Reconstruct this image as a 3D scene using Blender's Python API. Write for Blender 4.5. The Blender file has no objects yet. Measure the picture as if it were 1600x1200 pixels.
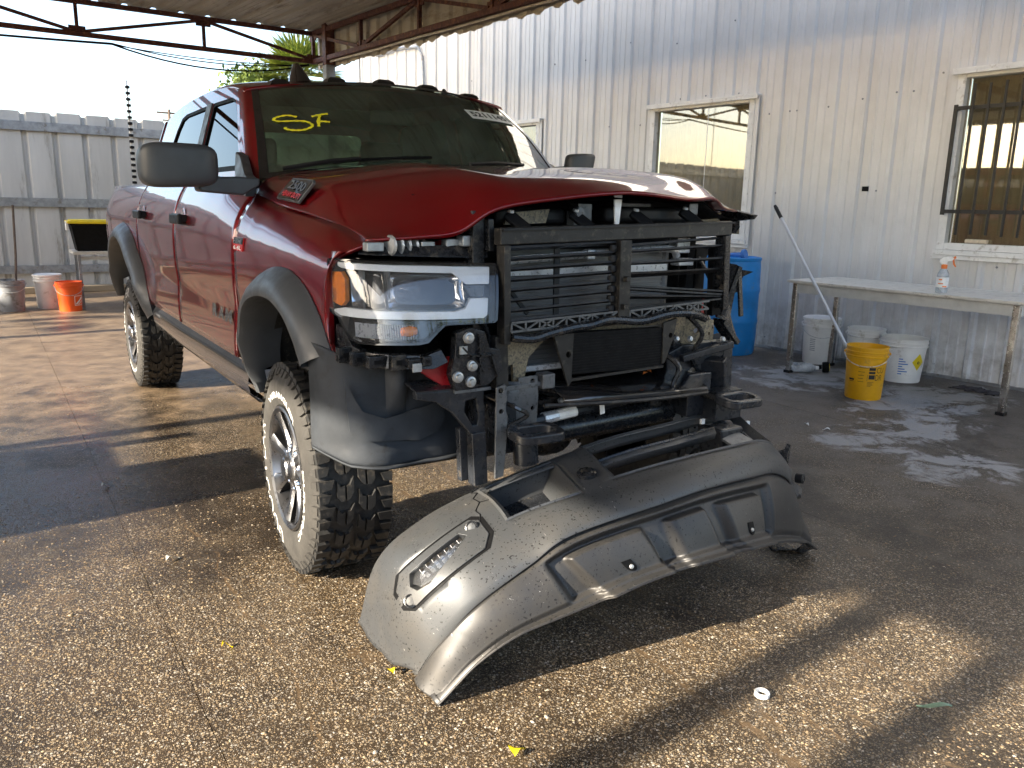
import bpy, bmesh, math, random
import numpy as np
from mathutils import Vector, Matrix
from mathutils.geometry import delaunay_2d_cdt
R = math.radians
rnd = random.Random(7)
S = bpy.context.scene
COL = S.collection

# ------------------------------------------------------------------ camera, sky, sun, exposure
cam_d = bpy.data.cameras.new('camera'); cam = bpy.data.objects.new('camera', cam_d); COL.objects.link(cam)
S.camera = cam
cam_d.sensor_fit = 'HORIZONTAL'; cam_d.sensor_width = 36.0
cam_d.lens = 1247.4 / 1600 * 36.0
cam_d.clip_start = 0.05; cam_d.clip_end = 600
def cam_axes(yaw, pitch, roll):
    f = Vector((math.sin(yaw)*math.cos(pitch), math.cos(yaw)*math.cos(pitch), -math.sin(pitch)))
    r = Vector((math.cos(yaw), -math.sin(yaw), 0)); u = r.cross(f)
    c, s = math.cos(roll), math.sin(roll)
    return c*r + s*u, -s*r + c*u, f
_r, _u, _f = cam_axes(.5826, .2174, .0215)
cam.matrix_world = Matrix(((_r.x, _u.x, -_f.x, -1.897), (_r.y, _u.y, -_f.y, -2.969), (_r.z, _u.z, -_f.z, 1.432), (0, 0, 0, 1)))

SUN_EL = 24.0
SUN_HEAD = Vector((1, .065, 0)).normalized()        # direction the shadows fall on the ground
to_sun = Vector((-SUN_HEAD.x*math.cos(R(SUN_EL)), -SUN_HEAD.y*math.cos(R(SUN_EL)), math.sin(R(SUN_EL))))
W = bpy.data.worlds.new('World'); S.world = W; W.use_nodes = True
nt = W.node_tree; nt.nodes.clear()
sky_n = nt.nodes.new('ShaderNodeTexSky'); sky_n.sky_type = 'NISHITA'; sky_n.sun_disc = False
sky_n.sun_elevation = R(SUN_EL); sky_n.sun_rotation = math.atan2(to_sun.x, to_sun.y)
sky_n.air_density = 1.0; sky_n.dust_density = 1.9; sky_n.ozone_density = 1.0
bg = nt.nodes.new('ShaderNodeBackground'); bg.inputs['Strength'].default_value = 0.15
out = nt.nodes.new('ShaderNodeOutputWorld')
nt.links.new(sky_n.outputs[0], bg.inputs[0]); nt.links.new(bg.outputs[0], out.inputs[0])
sun_d = bpy.data.lights.new('sun', 'SUN'); sun_d.energy = 5.0; sun_d.angle = R(.6); sun_d.color = (1, .90, .74)
sun = bpy.data.objects.new('sun', sun_d); COL.objects.link(sun)
sun.rotation_euler = to_sun.to_track_quat('Z', 'Y').to_euler()
S.view_settings.view_transform = 'Standard'; S.view_settings.look = 'None'
S.view_settings.exposure = 2.02; S.view_settings.gamma = 1.0
S.view_settings.use_curve_mapping = False
S.cycles.max_bounces = 10; S.cycles.transparent_max_bounces = 16

# ------------------------------------------------------------------ materials
MATS = {}
def new_mat(name):
    m = bpy.data.materials.new(name); m.use_nodes = True
    n = m.node_tree.nodes; l = m.node_tree.links
    b = n['Principled BSDF']
    MATS[name] = m
    return m, n, l, b
def noise(n, l, scale, detail=4, rough=.55, vec=None, dist=0):
    t = n.new('ShaderNodeTexNoise'); t.inputs['Scale'].default_value = scale
    t.inputs['Detail'].default_value = detail; t.inputs['Roughness'].default_value = rough
    t.inputs['Distortion'].default_value = dist
    if vec is not None: l.new(vec, t.inputs['Vector'])
    return t
def coords(n, l, scale=(1, 1, 1)):
    tc = n.new('ShaderNodeTexCoord'); mp = n.new('ShaderNodeMapping')
    mp.inputs['Scale'].default_value = scale
    l.new(tc.outputs['Object'], mp.inputs['Vector'])
    return mp.outputs['Vector']
def ramp(n, l, fac, stops):
    r = n.new('ShaderNodeValToRGB'); e = r.color_ramp.elements
    while len(e) > 1: e.remove(e[-1])
    e[0].position = stops[0][0]; e[0].color = (*stops[0][1], 1) if len(stops[0][1]) == 3 else stops[0][1]
    for p, c in stops[1:]:
        x = e.new(p); x.color = (*c, 1)
    l.new(fac, r.inputs['Fac'])
    return r.outputs['Color']
def mixc(n, l, fac, a, b, mode='MIX'):
    m = n.new('ShaderNodeMix'); m.data_type = 'RGBA'; m.blend_type = mode
    for sock, v in ((m.inputs[0], fac), (m.inputs[6], a), (m.inputs[7], b)):
        if isinstance(v, (int, float)): sock.default_value = v
        elif isinstance(v, tuple): sock.default_value = (*v, 1)
        else: l.new(v, sock)
    return m.outputs[2]
def bump(n, l, b, h, strength, dist=.01, prev=None):
    bn = n.new('ShaderNodeBump'); bn.inputs['Strength'].default_value = strength; bn.inputs['Distance'].default_value = dist
    l.new(h, bn.inputs['Height'])
    if prev is not None: l.new(prev, bn.inputs['Normal'])
    l.new(bn.outputs[0], b.inputs['Normal'])
    return bn.outputs[0]
def val(n, l, fac, lo, hi, a=0., c=1.):
    m = n.new('ShaderNodeMapRange'); l.new(fac, m.inputs[0])
    m.inputs[1].default_value = a; m.inputs[2].default_value = c
    m.inputs[3].default_value = lo; m.inputs[4].default_value = hi
    return m.outputs[0]
def k3(c, f): return tuple(min(1, x*f) for x in c)
def basic(name, col, rough=.5, metal=0., coat=0., var=.25, scale=8., bmp=0., bscale=200., dirt=None, dirt_amt=.0, dscale=30., rvar=.12, stretch=(1, 1, 1), spec=None):
    m, n, l, b = new_mat(name)
    v = coords(n, l, stretch)
    t = noise(n, l, scale, 6, .6, v)
    c = ramp(n, l, t.outputs['Fac'], [(.3, k3(col, 1-var)), (.7, k3(col, 1+var))])
    if dirt is not None:
        d = noise(n, l, dscale, 8, .7, v)
        f = ramp(n, l, d.outputs['Fac'], [(.62-dirt_amt*.3, (0, 0, 0)), (.74-dirt_amt*.2, (1, 1, 1))])
        c = mixc(n, l, f, c, dirt)
    l.new(c, b.inputs['Base Color'])
    t2 = noise(n, l, scale*3, 5, .6, v)
    l.new(val(n, l, t2.outputs['Fac'], max(.02, rough-rvar), min(1, rough+rvar), .3, .7), b.inputs['Roughness'])
    b.inputs['Metallic'].default_value = metal
    b.inputs['Coat Weight'].default_value = coat; b.inputs['Coat Roughness'].default_value = .04
    if spec is not None: b.inputs['Specular IOR Level'].default_value = spec
    if bmp:
        t3 = noise(n, l, bscale, 3, .6, v); bump(n, l, b, t3.outputs['Fac'], bmp, .004)
    return m
# vehicle paint: metallic red under clear coat, thin dust film
m, n, l, b = new_mat('red_paint')
v = coords(n, l); t = noise(n, l, 900, 2, .5, v)
c = ramp(n, l, t.outputs['Fac'], [(.3, (.120, .0016, .0035)), (.7, (.175, .0026, .0055))])
t2 = noise(n, l, 3.0, 6, .65, v)
l.new(mixc(n, l, val(n, l, t2.outputs['Fac'], 0, .02, .4, .75), c, (.25, .19, .14)), b.inputs['Base Color'])
b.inputs['Metallic'].default_value = .28; b.inputs['Specular IOR Level'].default_value = .12; b.inputs['Roughness'].default_value = .33; b.inputs['Coat IOR'].default_value = 1.5
b.inputs['Coat Weight'].default_value = 1; l.new(val(n, l, t2.outputs['Fac'], .012, .035, .3, .8), b.inputs['Coat Roughness'])
basic('black_plastic', (.012, .012, .013), .48, spec=.3, var=.35, scale=14, bmp=.12, bscale=420)
basic('flare_plastic', (.055, .058, .062), .45, var=.15, scale=6, bmp=.06, bscale=700)
basic('matte_black', (.006, .006, .0065), .6, spec=.12, var=.4, scale=20)
basic('gloss_black', (.012, .012, .013), .12, coat=.6, var=.3, scale=10)
basic('wet_black', (.013, .014, .016), .26, spec=.4, var=.5, scale=25, dirt=(.075, .064, .05), dirt_amt=.22, dscale=18, bmp=.1, bscale=160)
basic('dusty_black', (.020, .019, .018), .40, spec=.3, var=.5, scale=18, dirt=(.085, .074, .058), dirt_amt=.28, dscale=40, bmp=.12, bscale=150)
basic('liner_grey', (.034, .038, .044), .68, spec=.3, var=.35, scale=5, dirt=(.02, .02, .02), dirt_amt=.2, dscale=12, bmp=.1, bscale=120)
basic('bracket_grey', (.12, .125, .13), .42, metal=.4, var=.25, scale=14, dirt=(.03, .03, .03), dirt_amt=.3, dscale=60)
basic('frame_black', (.018, .020, .024), .30, spec=.35, var=.4, scale=10, dirt=(.08, .068, .055), dirt_amt=.2, dscale=25)
basic('engine_tan', (.22, .175, .105), .5, var=.3, scale=20, dirt=(.03, .03, .03), dirt_amt=.55, dscale=110)
basic('chrome', (.78, .78, .80), .10, metal=1., var=.05, scale=10, rvar=.05)
basic('alloy', (.27, .27, .28), .30, metal=1., var=.08, scale=9, rvar=.06)
basic('steel', (.56, .56, .57), .32, metal=.45, var=.10, scale=20)
basic('fin_metal', (.13, .13, .132), .45, metal=.4, var=.25, scale=30, stretch=(1, 1, 30))
basic('bolt_grey', (.40, .41, .41), .4, metal=.6, var=.2, scale=50)
basic('led_white', (.82, .83, .85), .22, var=.04, coat=.4)
basic('white_label', (.78, .78, .76), .5, var=.1, scale=40)
basic('amber', (.85, .22, .01), .18, coat=.8, var=.2, scale=40)
basic('red_lens', (.45, .01, .012), .12, coat=.8, var=.2)
basic('red_inner', (.36, .012, .016), .35, coat=.4, var=.25, scale=12)
basic('tyre_tread', (.015, .0145, .014), .6, var=.4, scale=30, dirt=(.07, .06, .048), dirt_amt=.3, dscale=45, bmp=.15, bscale=200)
basic('tyre_wall', (.034, .031, .027), .85, var=.3, scale=9, dirt=(.05, .045, .04), dirt_amt=.2, dscale=20, bmp=.1, bscale=260)
basic('tyre_letter', (.55, .53, .50), .7, var=.12, scale=30)
basic('badge_red', (.60, .012, .012), .3, var=.1)
basic('yellow_marker', (.80, .72, .02), .6, var=.15, scale=60)
basic('interior', (.030, .032, .033), .7, var=.3)
basic('print_black', (.02, .02, .02), .6, var=.1)
basic('print_orange', (.75, .19, .03), .5, var=.1)
basic('print_blue', (.05, .18, .50), .5, var=.1)
basic('leaf_orange', (.55, .14, .02), .6, var=.3, scale=60)
basic('leaf_green', (.16, .24, .16), .5, var=.3, scale=60)
# bumper paint: warm grey metallic, debris specks and pale scuffs of their own shape
def bumper_mat(name, base, scuff):
    m, n, l, b = new_mat(name)
    v = coords(n, l)
    fl = noise(n, l, 1200, 2, .5, v)
    c = ramp(n, l, fl.outputs['Fac'], [(.35, k3(base, .85)), (.65, k3(base, 1.15))])
    big = noise(n, l, 4, 6, .65, v)
    c = mixc(n, l, val(n, l, big.outputs['Fac'], 0, .55, .45, .8), c, (.10, .085, .065))
    clus = noise(n, l, 5, 3, .6, v)
    sp = noise(n, l, 130, 2, .4, v)
    f = n.new('ShaderNodeMath'); f.operation = 'MULTIPLY'
    l.new(val(n, l, sp.outputs['Fac'], 0, 1, .635, .68), f.inputs[0]); l.new(val(n, l, clus.outputs['Fac'], 0, 1, .36, .50), f.inputs[1])
    c = mixc(n, l, f.outputs[0], c, (.012, .012, .012))
    if scuff:
        v2 = coords(n, l, (1, .25, 1)); sc = noise(n, l, 60, 6, .75, v2, 1.5); wh = noise(n, l, 2.6, 2, .5, v)
        g = n.new('ShaderNodeMath'); g.operation = 'MULTIPLY'
        l.new(val(n, l, sc.outputs['Fac'], 0, 1, .66, .70), g.inputs[0]); l.new(val(n, l, wh.outputs['Fac'], 0, 1, .45, .54), g.inputs[1])
        c = mixc(n, l, g.outputs[0], c, (.52, .50, .47))
    l.new(c, b.inputs['Base Color'])
    b.inputs['Metallic'].default_value = .45
    l.new(val(n, l, big.outputs['Fac'], .40, .56, .3, .7), b.inputs['Roughness'])
    bump(n, l, b, fl.outputs['Fac'], .02, .002)
bumper_mat('bumper_grey', (.072, .075, .079), True)
bumper_mat('valance_grey', (.046, .045, .045), True)
# glass kinds
def glass(name, tint, density, rough=.02, ior=1.5, film=0., dirt=0.):
    m = bpy.data.materials.new(name); m.use_nodes = True; MATS[name] = m
    n = m.node_tree.nodes; l = m.node_tree.links; n.clear()
    o = n.new('ShaderNodeOutputMaterial'); mix = n.new('ShaderNodeMixShader')
    tr = n.new('ShaderNodeBsdfTransparent'); tr.inputs[0].default_value = (*tint, 1)
    df = n.new('ShaderNodeBsdfDiffuse'); df.inputs[0].default_value = (*density, 1)
    gl = n.new('ShaderNodeBsdfGlossy'); gl.inputs['Roughness'].default_value = rough
    fr = n.new('ShaderNodeFresnel'); ge = n.new('ShaderNodeNewGeometry')     # thin pane: same reflection from both sides
    l.new(val(n, l, ge.outputs['Backfacing'], ior, 1/ior), fr.inputs[0])
    m0 = n.new('ShaderNodeMixShader')
    v = coords(n, l); t = noise(n, l, 6, 8, .7, v)
    l.new(val(n, l, t.outputs['Fac'], dirt*.3, dirt*1.6, .35, .7), m0.inputs[0])
    l.new(tr.outputs[0], m0.inputs[1]); l.new(df.outputs[0], m0.inputs[2])
    if film:
        ad = n.new('ShaderNodeMath'); ad.operation = 'ADD'; ad.use_clamp = True
        l.new(fr.outputs[0], ad.inputs[0]); ad.inputs[1].default_value = film; l.new(ad.outputs[0], mix.inputs[0])
    else: l.new(fr.outputs[0], mix.inputs[0])
    l.new(m0.outputs[0], mix.inputs[1]); l.new(gl.outputs[0], mix.inputs[2]); l.new(mix.outputs[0], o.inputs[0])
    return m
glass('windshield_glass', (.56, .67, .55), (.10, .13, .095), .02, 1.5, .05, .38)
glass('door_glass', (.10, .12, .12), (.02, .025, .025), .015, 1.5, .04, .02)
glass('lamp_glass', (.93, .94, .95), (.5, .5, .5), .02, 1.45, .0, .04)
glass('window_glass', (.86, .84, .76), (.35, .32, .25), .02, 1.5, .10, .06)
glass('clear_plastic', (.80, .84, .86), (.7, .72, .74), .12, 1.45, .0, .45)
# yard materials
m, n, l, b = new_mat('wall_paint')
v = coords(n, l); vs = coords(n, l, (1, 1, .08))
t = noise(n, l, 1.4, 7, .65, v); st = noise(n, l, 9, 6, .7, vs)
c = ramp(n, l, t.outputs['Fac'], [(.3, (.56, .555, .54)), (.7, (.67, .665, .65))])
c = mixc(n, l, val(n, l, st.outputs['Fac'], 0, .30, .56, .82), c, (.30, .285, .25))
sx = n.new('ShaderNodeSeparateXYZ'); l.new(v, sx.inputs[0])
low = n.new('ShaderNodeMath'); low.operation = 'MULTIPLY'
gr = noise(n, l, 7, 7, .7, v)
l.new(val(n, l, sx.outputs['Z'], 1, 0, 0, .75), low.inputs[0]); l.new(val(n, l, gr.outputs['Fac'], 0, .9, .42, .72), low.inputs[1])
c = mixc(n, l, low.outputs[0], c, (.19, .165, .13))
l.new(c, b.inputs['Base Color']); b.inputs['Metallic'].default_value = .0; b.inputs['Specular IOR Level'].default_value = .5
l.new(val(n, l, t.outputs['Fac'], .32, .5, .3, .7), b.inputs['Roughness'])
basic('fence_metal', (.50, .48, .44), .5, metal=.15, var=.18, scale=2.2, dirt=(.22, .19, .15), dirt_amt=.15, dscale=5, stretch=(1, 1, .15))
basic('galvanised', (.34, .35, .36), .4, metal=.6, var=.25, scale=12, dirt=(.2, .16, .12), dirt_amt=.2, dscale=10)
basic('roof_metal', (.40, .37, .31), .55, metal=.1, var=.2, scale=3, dirt=(.20, .16, .11), dirt_amt=.3, dscale=6, stretch=(1, .2, 1))
basic('rusty_red', (.075, .022, .017), .65, var=.35, scale=12, dirt=(.20, .085, .04), dirt_amt=.4, dscale=20, bmp=.1, bscale=120)
basic('grey_post', (.22, .24, .26), .55, var=.2, scale=10, dirt=(.14, .06, .03), dirt_amt=.2)
basic('white_frame', (.68, .68, .66), .45, var=.1, scale=8, dirt=(.33, .30, .25), dirt_amt=.2, dscale=14)
basic('curtain', (.36, .31, .215), .9, var=.18, scale=3, stretch=(1, 12, .1))
basic('bar_black', (.012, .012, .012), .5, var=.3, scale=30)
basic('bench_top', (.58, .55, .49), .4, var=.12, scale=9, dirt=(.35, .31, .26), dirt_amt=.25, dscale=16)
basic('bench_apron', (.55, .55, .52), .5, var=.12, scale=9)
basic('leg_chrome', (.62, .61, .58), .2, metal=1, var=.2, scale=12, dirt=(.16, .12, .09), dirt_amt=.2, dscale=25)
basic('drum_blue', (.012, .22, .56), .42, var=.2, scale=5, dirt=(.10, .20, .36), dirt_amt=.15, dscale=12)
basic('bucket_yellow', (.72, .36, .006), .4, var=.12, scale=6, dirt=(.45, .24, .03), dirt_amt=.2, dscale=12)
basic('bucket_white', (.80, .79, .76), .45, var=.08, scale=7, dirt=(.45, .42, .36), dirt_amt=.15, dscale=9)
basic('bucket_grey', (.27, .28, .30), .5, var=.2, scale=6, dirt=(.13, .12, .11), dirt_amt=.3, dscale=9)
basic('bucket_orange', (.78, .10, .012), .4, var=.12, scale=6)
basic('tote_yellow', (.75, .56, .012), .4, var=.1)
basic('mop_pole', (.62, .63, .65), .35, metal=.2, var=.04, scale=6, rvar=.05)
basic('timber', (.22, .17, .11), .8, var=.35, scale=12, stretch=(.1, 1, 1), bmp=.2, bscale=40)
basic('rag', (.05, .045, .05), .95, var=.4, scale=20, bmp=.4, bscale=80)
basic('sponge', (.62, .52, .38), .9, var=.2, scale=40, bmp=.3, bscale=150)
basic('wood_pole', (.12, .09, .07), .85, var=.3, scale=10)
basic('bark', (.11, .085, .06), .9, var=.35, scale=14, bmp=.4, bscale=30)
basic('palm_leaf', (.22, .27, .04), .5, var=.4, scale=3)
basic('tree_leaf', (.12, .17, .024), .6, var=.45, scale=2)
basic('dark_timber', (.10, .075, .05), .75, var=.3, scale=4, stretch=(1, 1, .1))
basic('locker_blue', (.10, .13, .17), .5, var=.2, scale=5)
for i, cc in enumerate([(.25, .175, .10), (.33, .255, .16), (.165, .113, .065), (.42, .365, .29), (.125, .10, .08)]):
    basic('pebble_%s' % 'abcde'[i], cc, .58, var=.3, scale=60, rvar=.15)
# exposed-aggregate concrete, damp in places, dried soap near the bench
m, n, l, b = new_mat('aggregate')
v = coords(n, l)
vo = n.new('ShaderNodeTexVoronoi'); vo.inputs['Scale'].default_value = 100; vo.inputs['Randomness'].default_value = 1; l.new(v, vo.inputs['Vector'])
vo2 = n.new('ShaderNodeTexVoronoi'); vo2.inputs['Scale'].default_value = 210; l.new(v, vo2.inputs['Vector'])
sr = n.new('ShaderNodeSeparateColor'); l.new(vo.outputs['Color'], sr.inputs[0])
sr2 = n.new('ShaderNodeSeparateColor'); l.new(vo2.outputs['Color'], sr2.inputs[0])
STONES = [(0, (.115, .076, .042)), (.22, (.20, .140, .078)), (.45, (.285, .212, .128)), (.66, (.37, .295, .20)), (.84, (.175, .152, .125)), (.94, (.47, .42, .35))]
col1 = ramp(n, l, sr.outputs[0], STONES); col2 = ramp(n, l, sr2.outputs[1], STONES)
stain = noise(n, l, .9, 8, .62, v); stain2 = noise(n, l, 4.5, 8, .65, v)
matrix = ramp(n, l, stain2.outputs['Fac'], [(.3, (.022, .015, .009)), (.7, (.070, .048, .028))])
def mth(op, a, bb, cl=True):
    q = n.new('ShaderNodeMath'); q.operation = op; q.use_clamp = cl
    for i, x in enumerate((a, bb)):
        if isinstance(x, (int, float)): q.inputs[i].default_value = x
        else: l.new(x, q.inputs[i])
    return q.outputs[0]
round1 = val(n, l, vo.outputs['Distance'], 1, 0, .30, .46)
pick1 = val(n, l, mth('ADD', sr.outputs[1], val(n, l, stain2.outputs['Fac'], -.26, .20, .3, .7), False), 0, 1, .26, .30)
s1 = mth('MULTIPLY', round1, pick1)
round2 = val(n, l, vo2.outputs['Distance'], 1, 0, .30, .48)
pick2 = val(n, l, sr2.outputs[0], 0, 1, .24, .28)
s2 = mth('MULTIPLY', round2, pick2)
c = mixc(n, l, s2, matrix, col2); c = mixc(n, l, s1, c, col1)
c = mixc(n, l, val(n, l, stain.outputs['Fac'], 0, .90, .48, .62), c, (.022, .016, .011))
sxyz = n.new('ShaderNodeSeparateXYZ'); l.new(v, sxyz.inputs[0])
def blob(cx, cy, rx, ry):
    a = mth('POWER', mth('ABSOLUTE', mth('DIVIDE', mth('SUBTRACT', sxyz.outputs[0], cx, False), rx, False), 0, False), 2, False)
    bb = mth('POWER', mth('ABSOLUTE', mth('DIVIDE', mth('SUBTRACT', sxyz.outputs[1], cy, False), ry, False), 0, False), 2, False)
    return mth('SUBTRACT', 1, mth('ADD', a, bb, False))
mudn = noise(n, l, 2.3, 6, .6, v); mudw = noise(n, l, 14, 5, .6, v)
strip = None
for x0, w0 in ((-.215, .016), (-.03, .008), (.11, .012), (.40, .009), (-1.24, .007), (.72, .006)):
    dx = mth('ABSOLUTE', mth('SUBTRACT', mth('ADD', sxyz.outputs[0], val(n, l, mudn.outputs['Fac'], -.05, .05, .3, .7), False), x0, False), 0, False)
    k_ = mth('MULTIPLY', val(n, l, dx, 1, 0, w0*.55, w0), val(n, l, mudw.outputs['Fac'], 0, 1, .40, .56))
    strip = k_ if strip is None else mth('MAXIMUM', strip, k_)
patch = val(n, l, noise(n, l, 3.4, 5, .55, v, .4).outputs['Fac'], 0, 1, .66, .69)
mud = mth('MAXIMUM', strip, mth('MULTIPLY', patch, .8))
c = mixc(n, l, mth('MULTIPLY', mud, .85), c, (.105, .068, .036))
# grey worn cement skin further right and back
skin = val(n, l, mth('ADD', val(n, l, sxyz.outputs[0], 0, .75, .3, 2.8), val(n, l, stain2.outputs['Fac'], -.45, .3, .3, .7), False), 0, .75, .25, .75)
c = mixc(n, l, skin, c, ramp(n, l, stain2.outputs['Fac'], [(.3, (.048, .039, .032)), (.7, (.115, .098, .082))]))
skl = val(n, l, mth('ADD', val(n, l, sxyz.outputs[1], 0, .9, 1.2, 4.5), val(n, l, stain2.outputs['Fac'], -.35, .3, .3, .7), False), 0, .8, .25, .75)
c = mixc(n, l, skl, c, ramp(n, l, stain2.outputs['Fac'], [(.3, (.10, .066, .04)), (.7, (.30, .215, .14))]))
soapn = noise(n, l, 3.2, 9, .72, v, .6)
soap = mth('MAXIMUM', mth('MAXIMUM', blob(2.75, -.68, .6, .45), blob(3.2, -.05, 1.2, .5)), mth('MAXIMUM', blob(4.3, .4, 1.3, .7), blob(4.2, 1.5, 1.0, .9)))
soapf = val(n, l, mth('MULTIPLY', mth('POWER', soap, .4), soapn.outputs['Fac'], False), 0, .75, .41, .49)
c = mixc(n, l, soapf, c, (.34, .335, .33))
l.new(c, b.inputs['Base Color'])
wetn = noise(n, l, 1.1, 7, .65, v)
wet = mth('MULTIPLY', val(n, l, wetn.outputs['Fac'], 0, 1, .34, .52), mth('MAXIMUM', mth('POWER', blob(-1.6, 1.9, 2.4, 3.0), .4), mth('MULTIPLY', val(n, l, sxyz.outputs[0], 1, .25, -.5, 2.0), .45)))
wet = mth('MULTIPLY', wet, mth('SUBTRACT', 1, soapf))
rg = n.new('ShaderNodeMapRange'); l.new(wet, rg.inputs[0]); rg.inputs[3].default_value = .55; rg.inputs[4].default_value = .13
l.new(rg.outputs[0], b.inputs['Roughness'])
fine = noise(n, l, 260, 4, .7, v)
h = mth('ADD', mth('MULTIPLY', mth('MAXIMUM', s1, mth('MULTIPLY', s2, .6)), mth('SUBTRACT', 1, mth('MAXIMUM', mud, mth('MULTIPLY', skin, .7)))), mth('MULTIPLY', fine.outputs['Fac'], .35), False)
bump(n, l, b, h, .55, .006)

def M_(x): return MATS[x] if isinstance(x, str) else x

# ------------------------------------------------------------------ mesh helpers
ORG = {}                                   # thing -> its base point (children are stored relative to it)
def norm(v):
    v = np.asarray(v, float); return v/np.linalg.norm(v)
class MB:
    def __init__(s): s.v = []; s.f = []; s.m = []
    def add(s, vs, fs, mi=0):
        o = len(s.v); s.v += [tuple(map(float, q)) for q in vs]; s.f += [tuple(o+i for i in f) for f in fs]; s.m += [mi]*len(fs); return s
    def box(s, c, d, ax=None, mi=0):
        c = np.array(c, float); d = np.array(d, float)/2
        ax = np.eye(3) if ax is None else np.array(ax, float)
        vs = [c+sx*d[0]*ax[0]+sy*d[1]*ax[1]+sz*d[2]*ax[2] for sz in (-1, 1) for sy in (-1, 1) for sx in (-1, 1)]
        return s.add(vs, [(0, 2, 3, 1), (4, 5, 7, 6), (0, 1, 5, 4), (2, 6, 7, 3), (1, 3, 7, 5), (0, 4, 6, 2)], mi)
    def beam(s, a, b, w, h, up=(0, 0, 1), mi=0):
        a = np.array(a, float); b = np.array(b, float); z = norm(b-a); up = np.array(up, float)
        if abs(z@norm(up)) > .98: up = np.array((1, 0, 0.)) if abs(z[0]) < .9 else np.array((0, 1, 0.))
        x = norm(np.cross(up, z)); y = np.cross(z, x)
        return s.box((a+b)/2, (w, h, np.linalg.norm(b-a)), (x, y, z), mi)
    def frame(s, z):
        z = norm(z); up = np.array((0, 0, 1.)) if abs(z[2]) < .9 else np.array((0, 1., 0))
        x = norm(np.cross(up, z)); return x, np.cross(z, x), z
    def tube(s, pts, r, n=10, mi=0, cap=True):
        P = [np.array(p, float) for p in pts]; rs = r if hasattr(r, '__len__') else [r]*len(P)
        vs = []; x = None
        for i, p in enumerate(P):
            t = norm((P[min(i+1, len(P)-1)]-P[max(i-1, 0)]))
            if x is None: x, y, _ = s.frame(t)
            else:
                x = norm(x-(x@t)*t); y = np.cross(t, x)
            for k in range(n):
                a = 2*math.pi*k/n; vs.append(p+rs[i]*(math.cos(a)*x+math.sin(a)*y))
        fs = [(i*n+k, i*n+(k+1) % n, (i+1)*n+(k+1) % n, (i+1)*n+k) for i in range(len(P)-1) for k in range(n)]
        if cap: fs += [tuple(range(n-1, -1, -1)), tuple((len(P)-1)*n+k for k in range(n))]
        return s.add(vs, fs, mi)
    def lathe(s, prof, c=(0, 0, 0), axis=(0, 0, 1), n=32, mi=0, closed=False):
        c = np.array(c, float); x, y, z = s.frame(axis); vs = []
        for r, h in prof:
            for k in range(n):
                a = 2*math.pi*k/n; vs.append(c+z*h+r*(math.cos(a)*x+math.sin(a)*y))
        m = len(prof); R_ = m if closed else m-1
        fs = [(i*n+k, i*n+(k+1) % n, ((i+1) % m)*n+(k+1) % n, ((i+1) % m)*n+k) for i in range(R_) for k in range(n)]
        return s.add(vs, fs, mi)
    def cyl(s, a, b, r, n=16, mi=0): return s.tube([a, b], r, n, mi)
    def grid(s, G, mi=0, skip=None, flip=False):
        G = np.asarray(G, float); a, b = G.shape[:2]
        fs = []
        for i in range(a-1):
            for j in range(b-1):
                if skip and skip(i, j): continue
                q = (i*b+j, i*b+j+1, (i+1)*b+j+1, (i+1)*b+j); fs.append(q[::-1] if flip else q)
        return s.add(G.reshape(-1, 3), fs, mi)
    def plate(s, outer, holes=(), fn=None, th=0., h=0., mi=0):
        """flat outline (2D) with holes; fn maps (u, v, d) to a point, d is 0 on the face and th at the back"""
        V, F, loops = cdt(outer, holes, h)
        nv = len(V)
        vs = [fn(u, w, 0) for u, w in V]
        fs = [tuple(f) for f in F]
        if th:
            vs += [fn(u, w, th) for u, w in V]; fs += [tuple(nv+i for i in f[::-1]) for f in F]
            for lp in loops:
                k = len(lp)
                for i in range(k):
                    p, q = lp[i], lp[(i+1) % k]; fs.append((q, p, p+nv, q+nv))
        return s.add(vs, fs, mi)
    def build(s, name, mat, parent=None, smooth=35, bevel=0, solid=0, seg=2, tr=None, sub=0, off=-1):
        V = np.array(s.v, float)
        if tr is not None: V = tr(V)
        if parent is not None:
            V = V-np.array(ORG.get(parent.name, (0, 0, 0)))
        me = bpy.data.meshes.new(name); me.from_pydata(V.tolist(), [], s.f); me.update()
        for mm in (mat if isinstance(mat, (list, tuple)) else [mat]): me.materials.append(M_(mm))
        if any(s.m): me.polygons.foreach_set('material_index', s.m)
        if smooth:
            me.polygons.foreach_set('use_smooth', [True]*len(me.polygons)); me.set_sharp_from_angle(angle=R(smooth))
        o = bpy.data.objects.new(name, me); COL.objects.link(o)
        if parent is not None:
            o.parent = parent; ORG[o.name] = ORG.get(parent.name, (0, 0, 0))
        if solid:
            md = o.modifiers.new('solid', 'SOLIDIFY'); md.thickness = solid; md.offset = off
        if bevel:
            md = o.modifiers.new('bevel', 'BEVEL'); md.width = bevel; md.segments = seg; md.limit_method = 'ANGLE'; md.angle_limit = R(40)
            md.harden_normals = True
        return o
def pin(pt, poly):
    x, y = pt; c = False; k = len(poly)
    for i in range(k):
        x1, y1 = poly[i]; x2, y2 = poly[(i+1) % k]
        if (y1 > y) != (y2 > y) and x < (x2-x1)*(y-y1)/(y2-y1)+x1: c = not c
    return c
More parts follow.
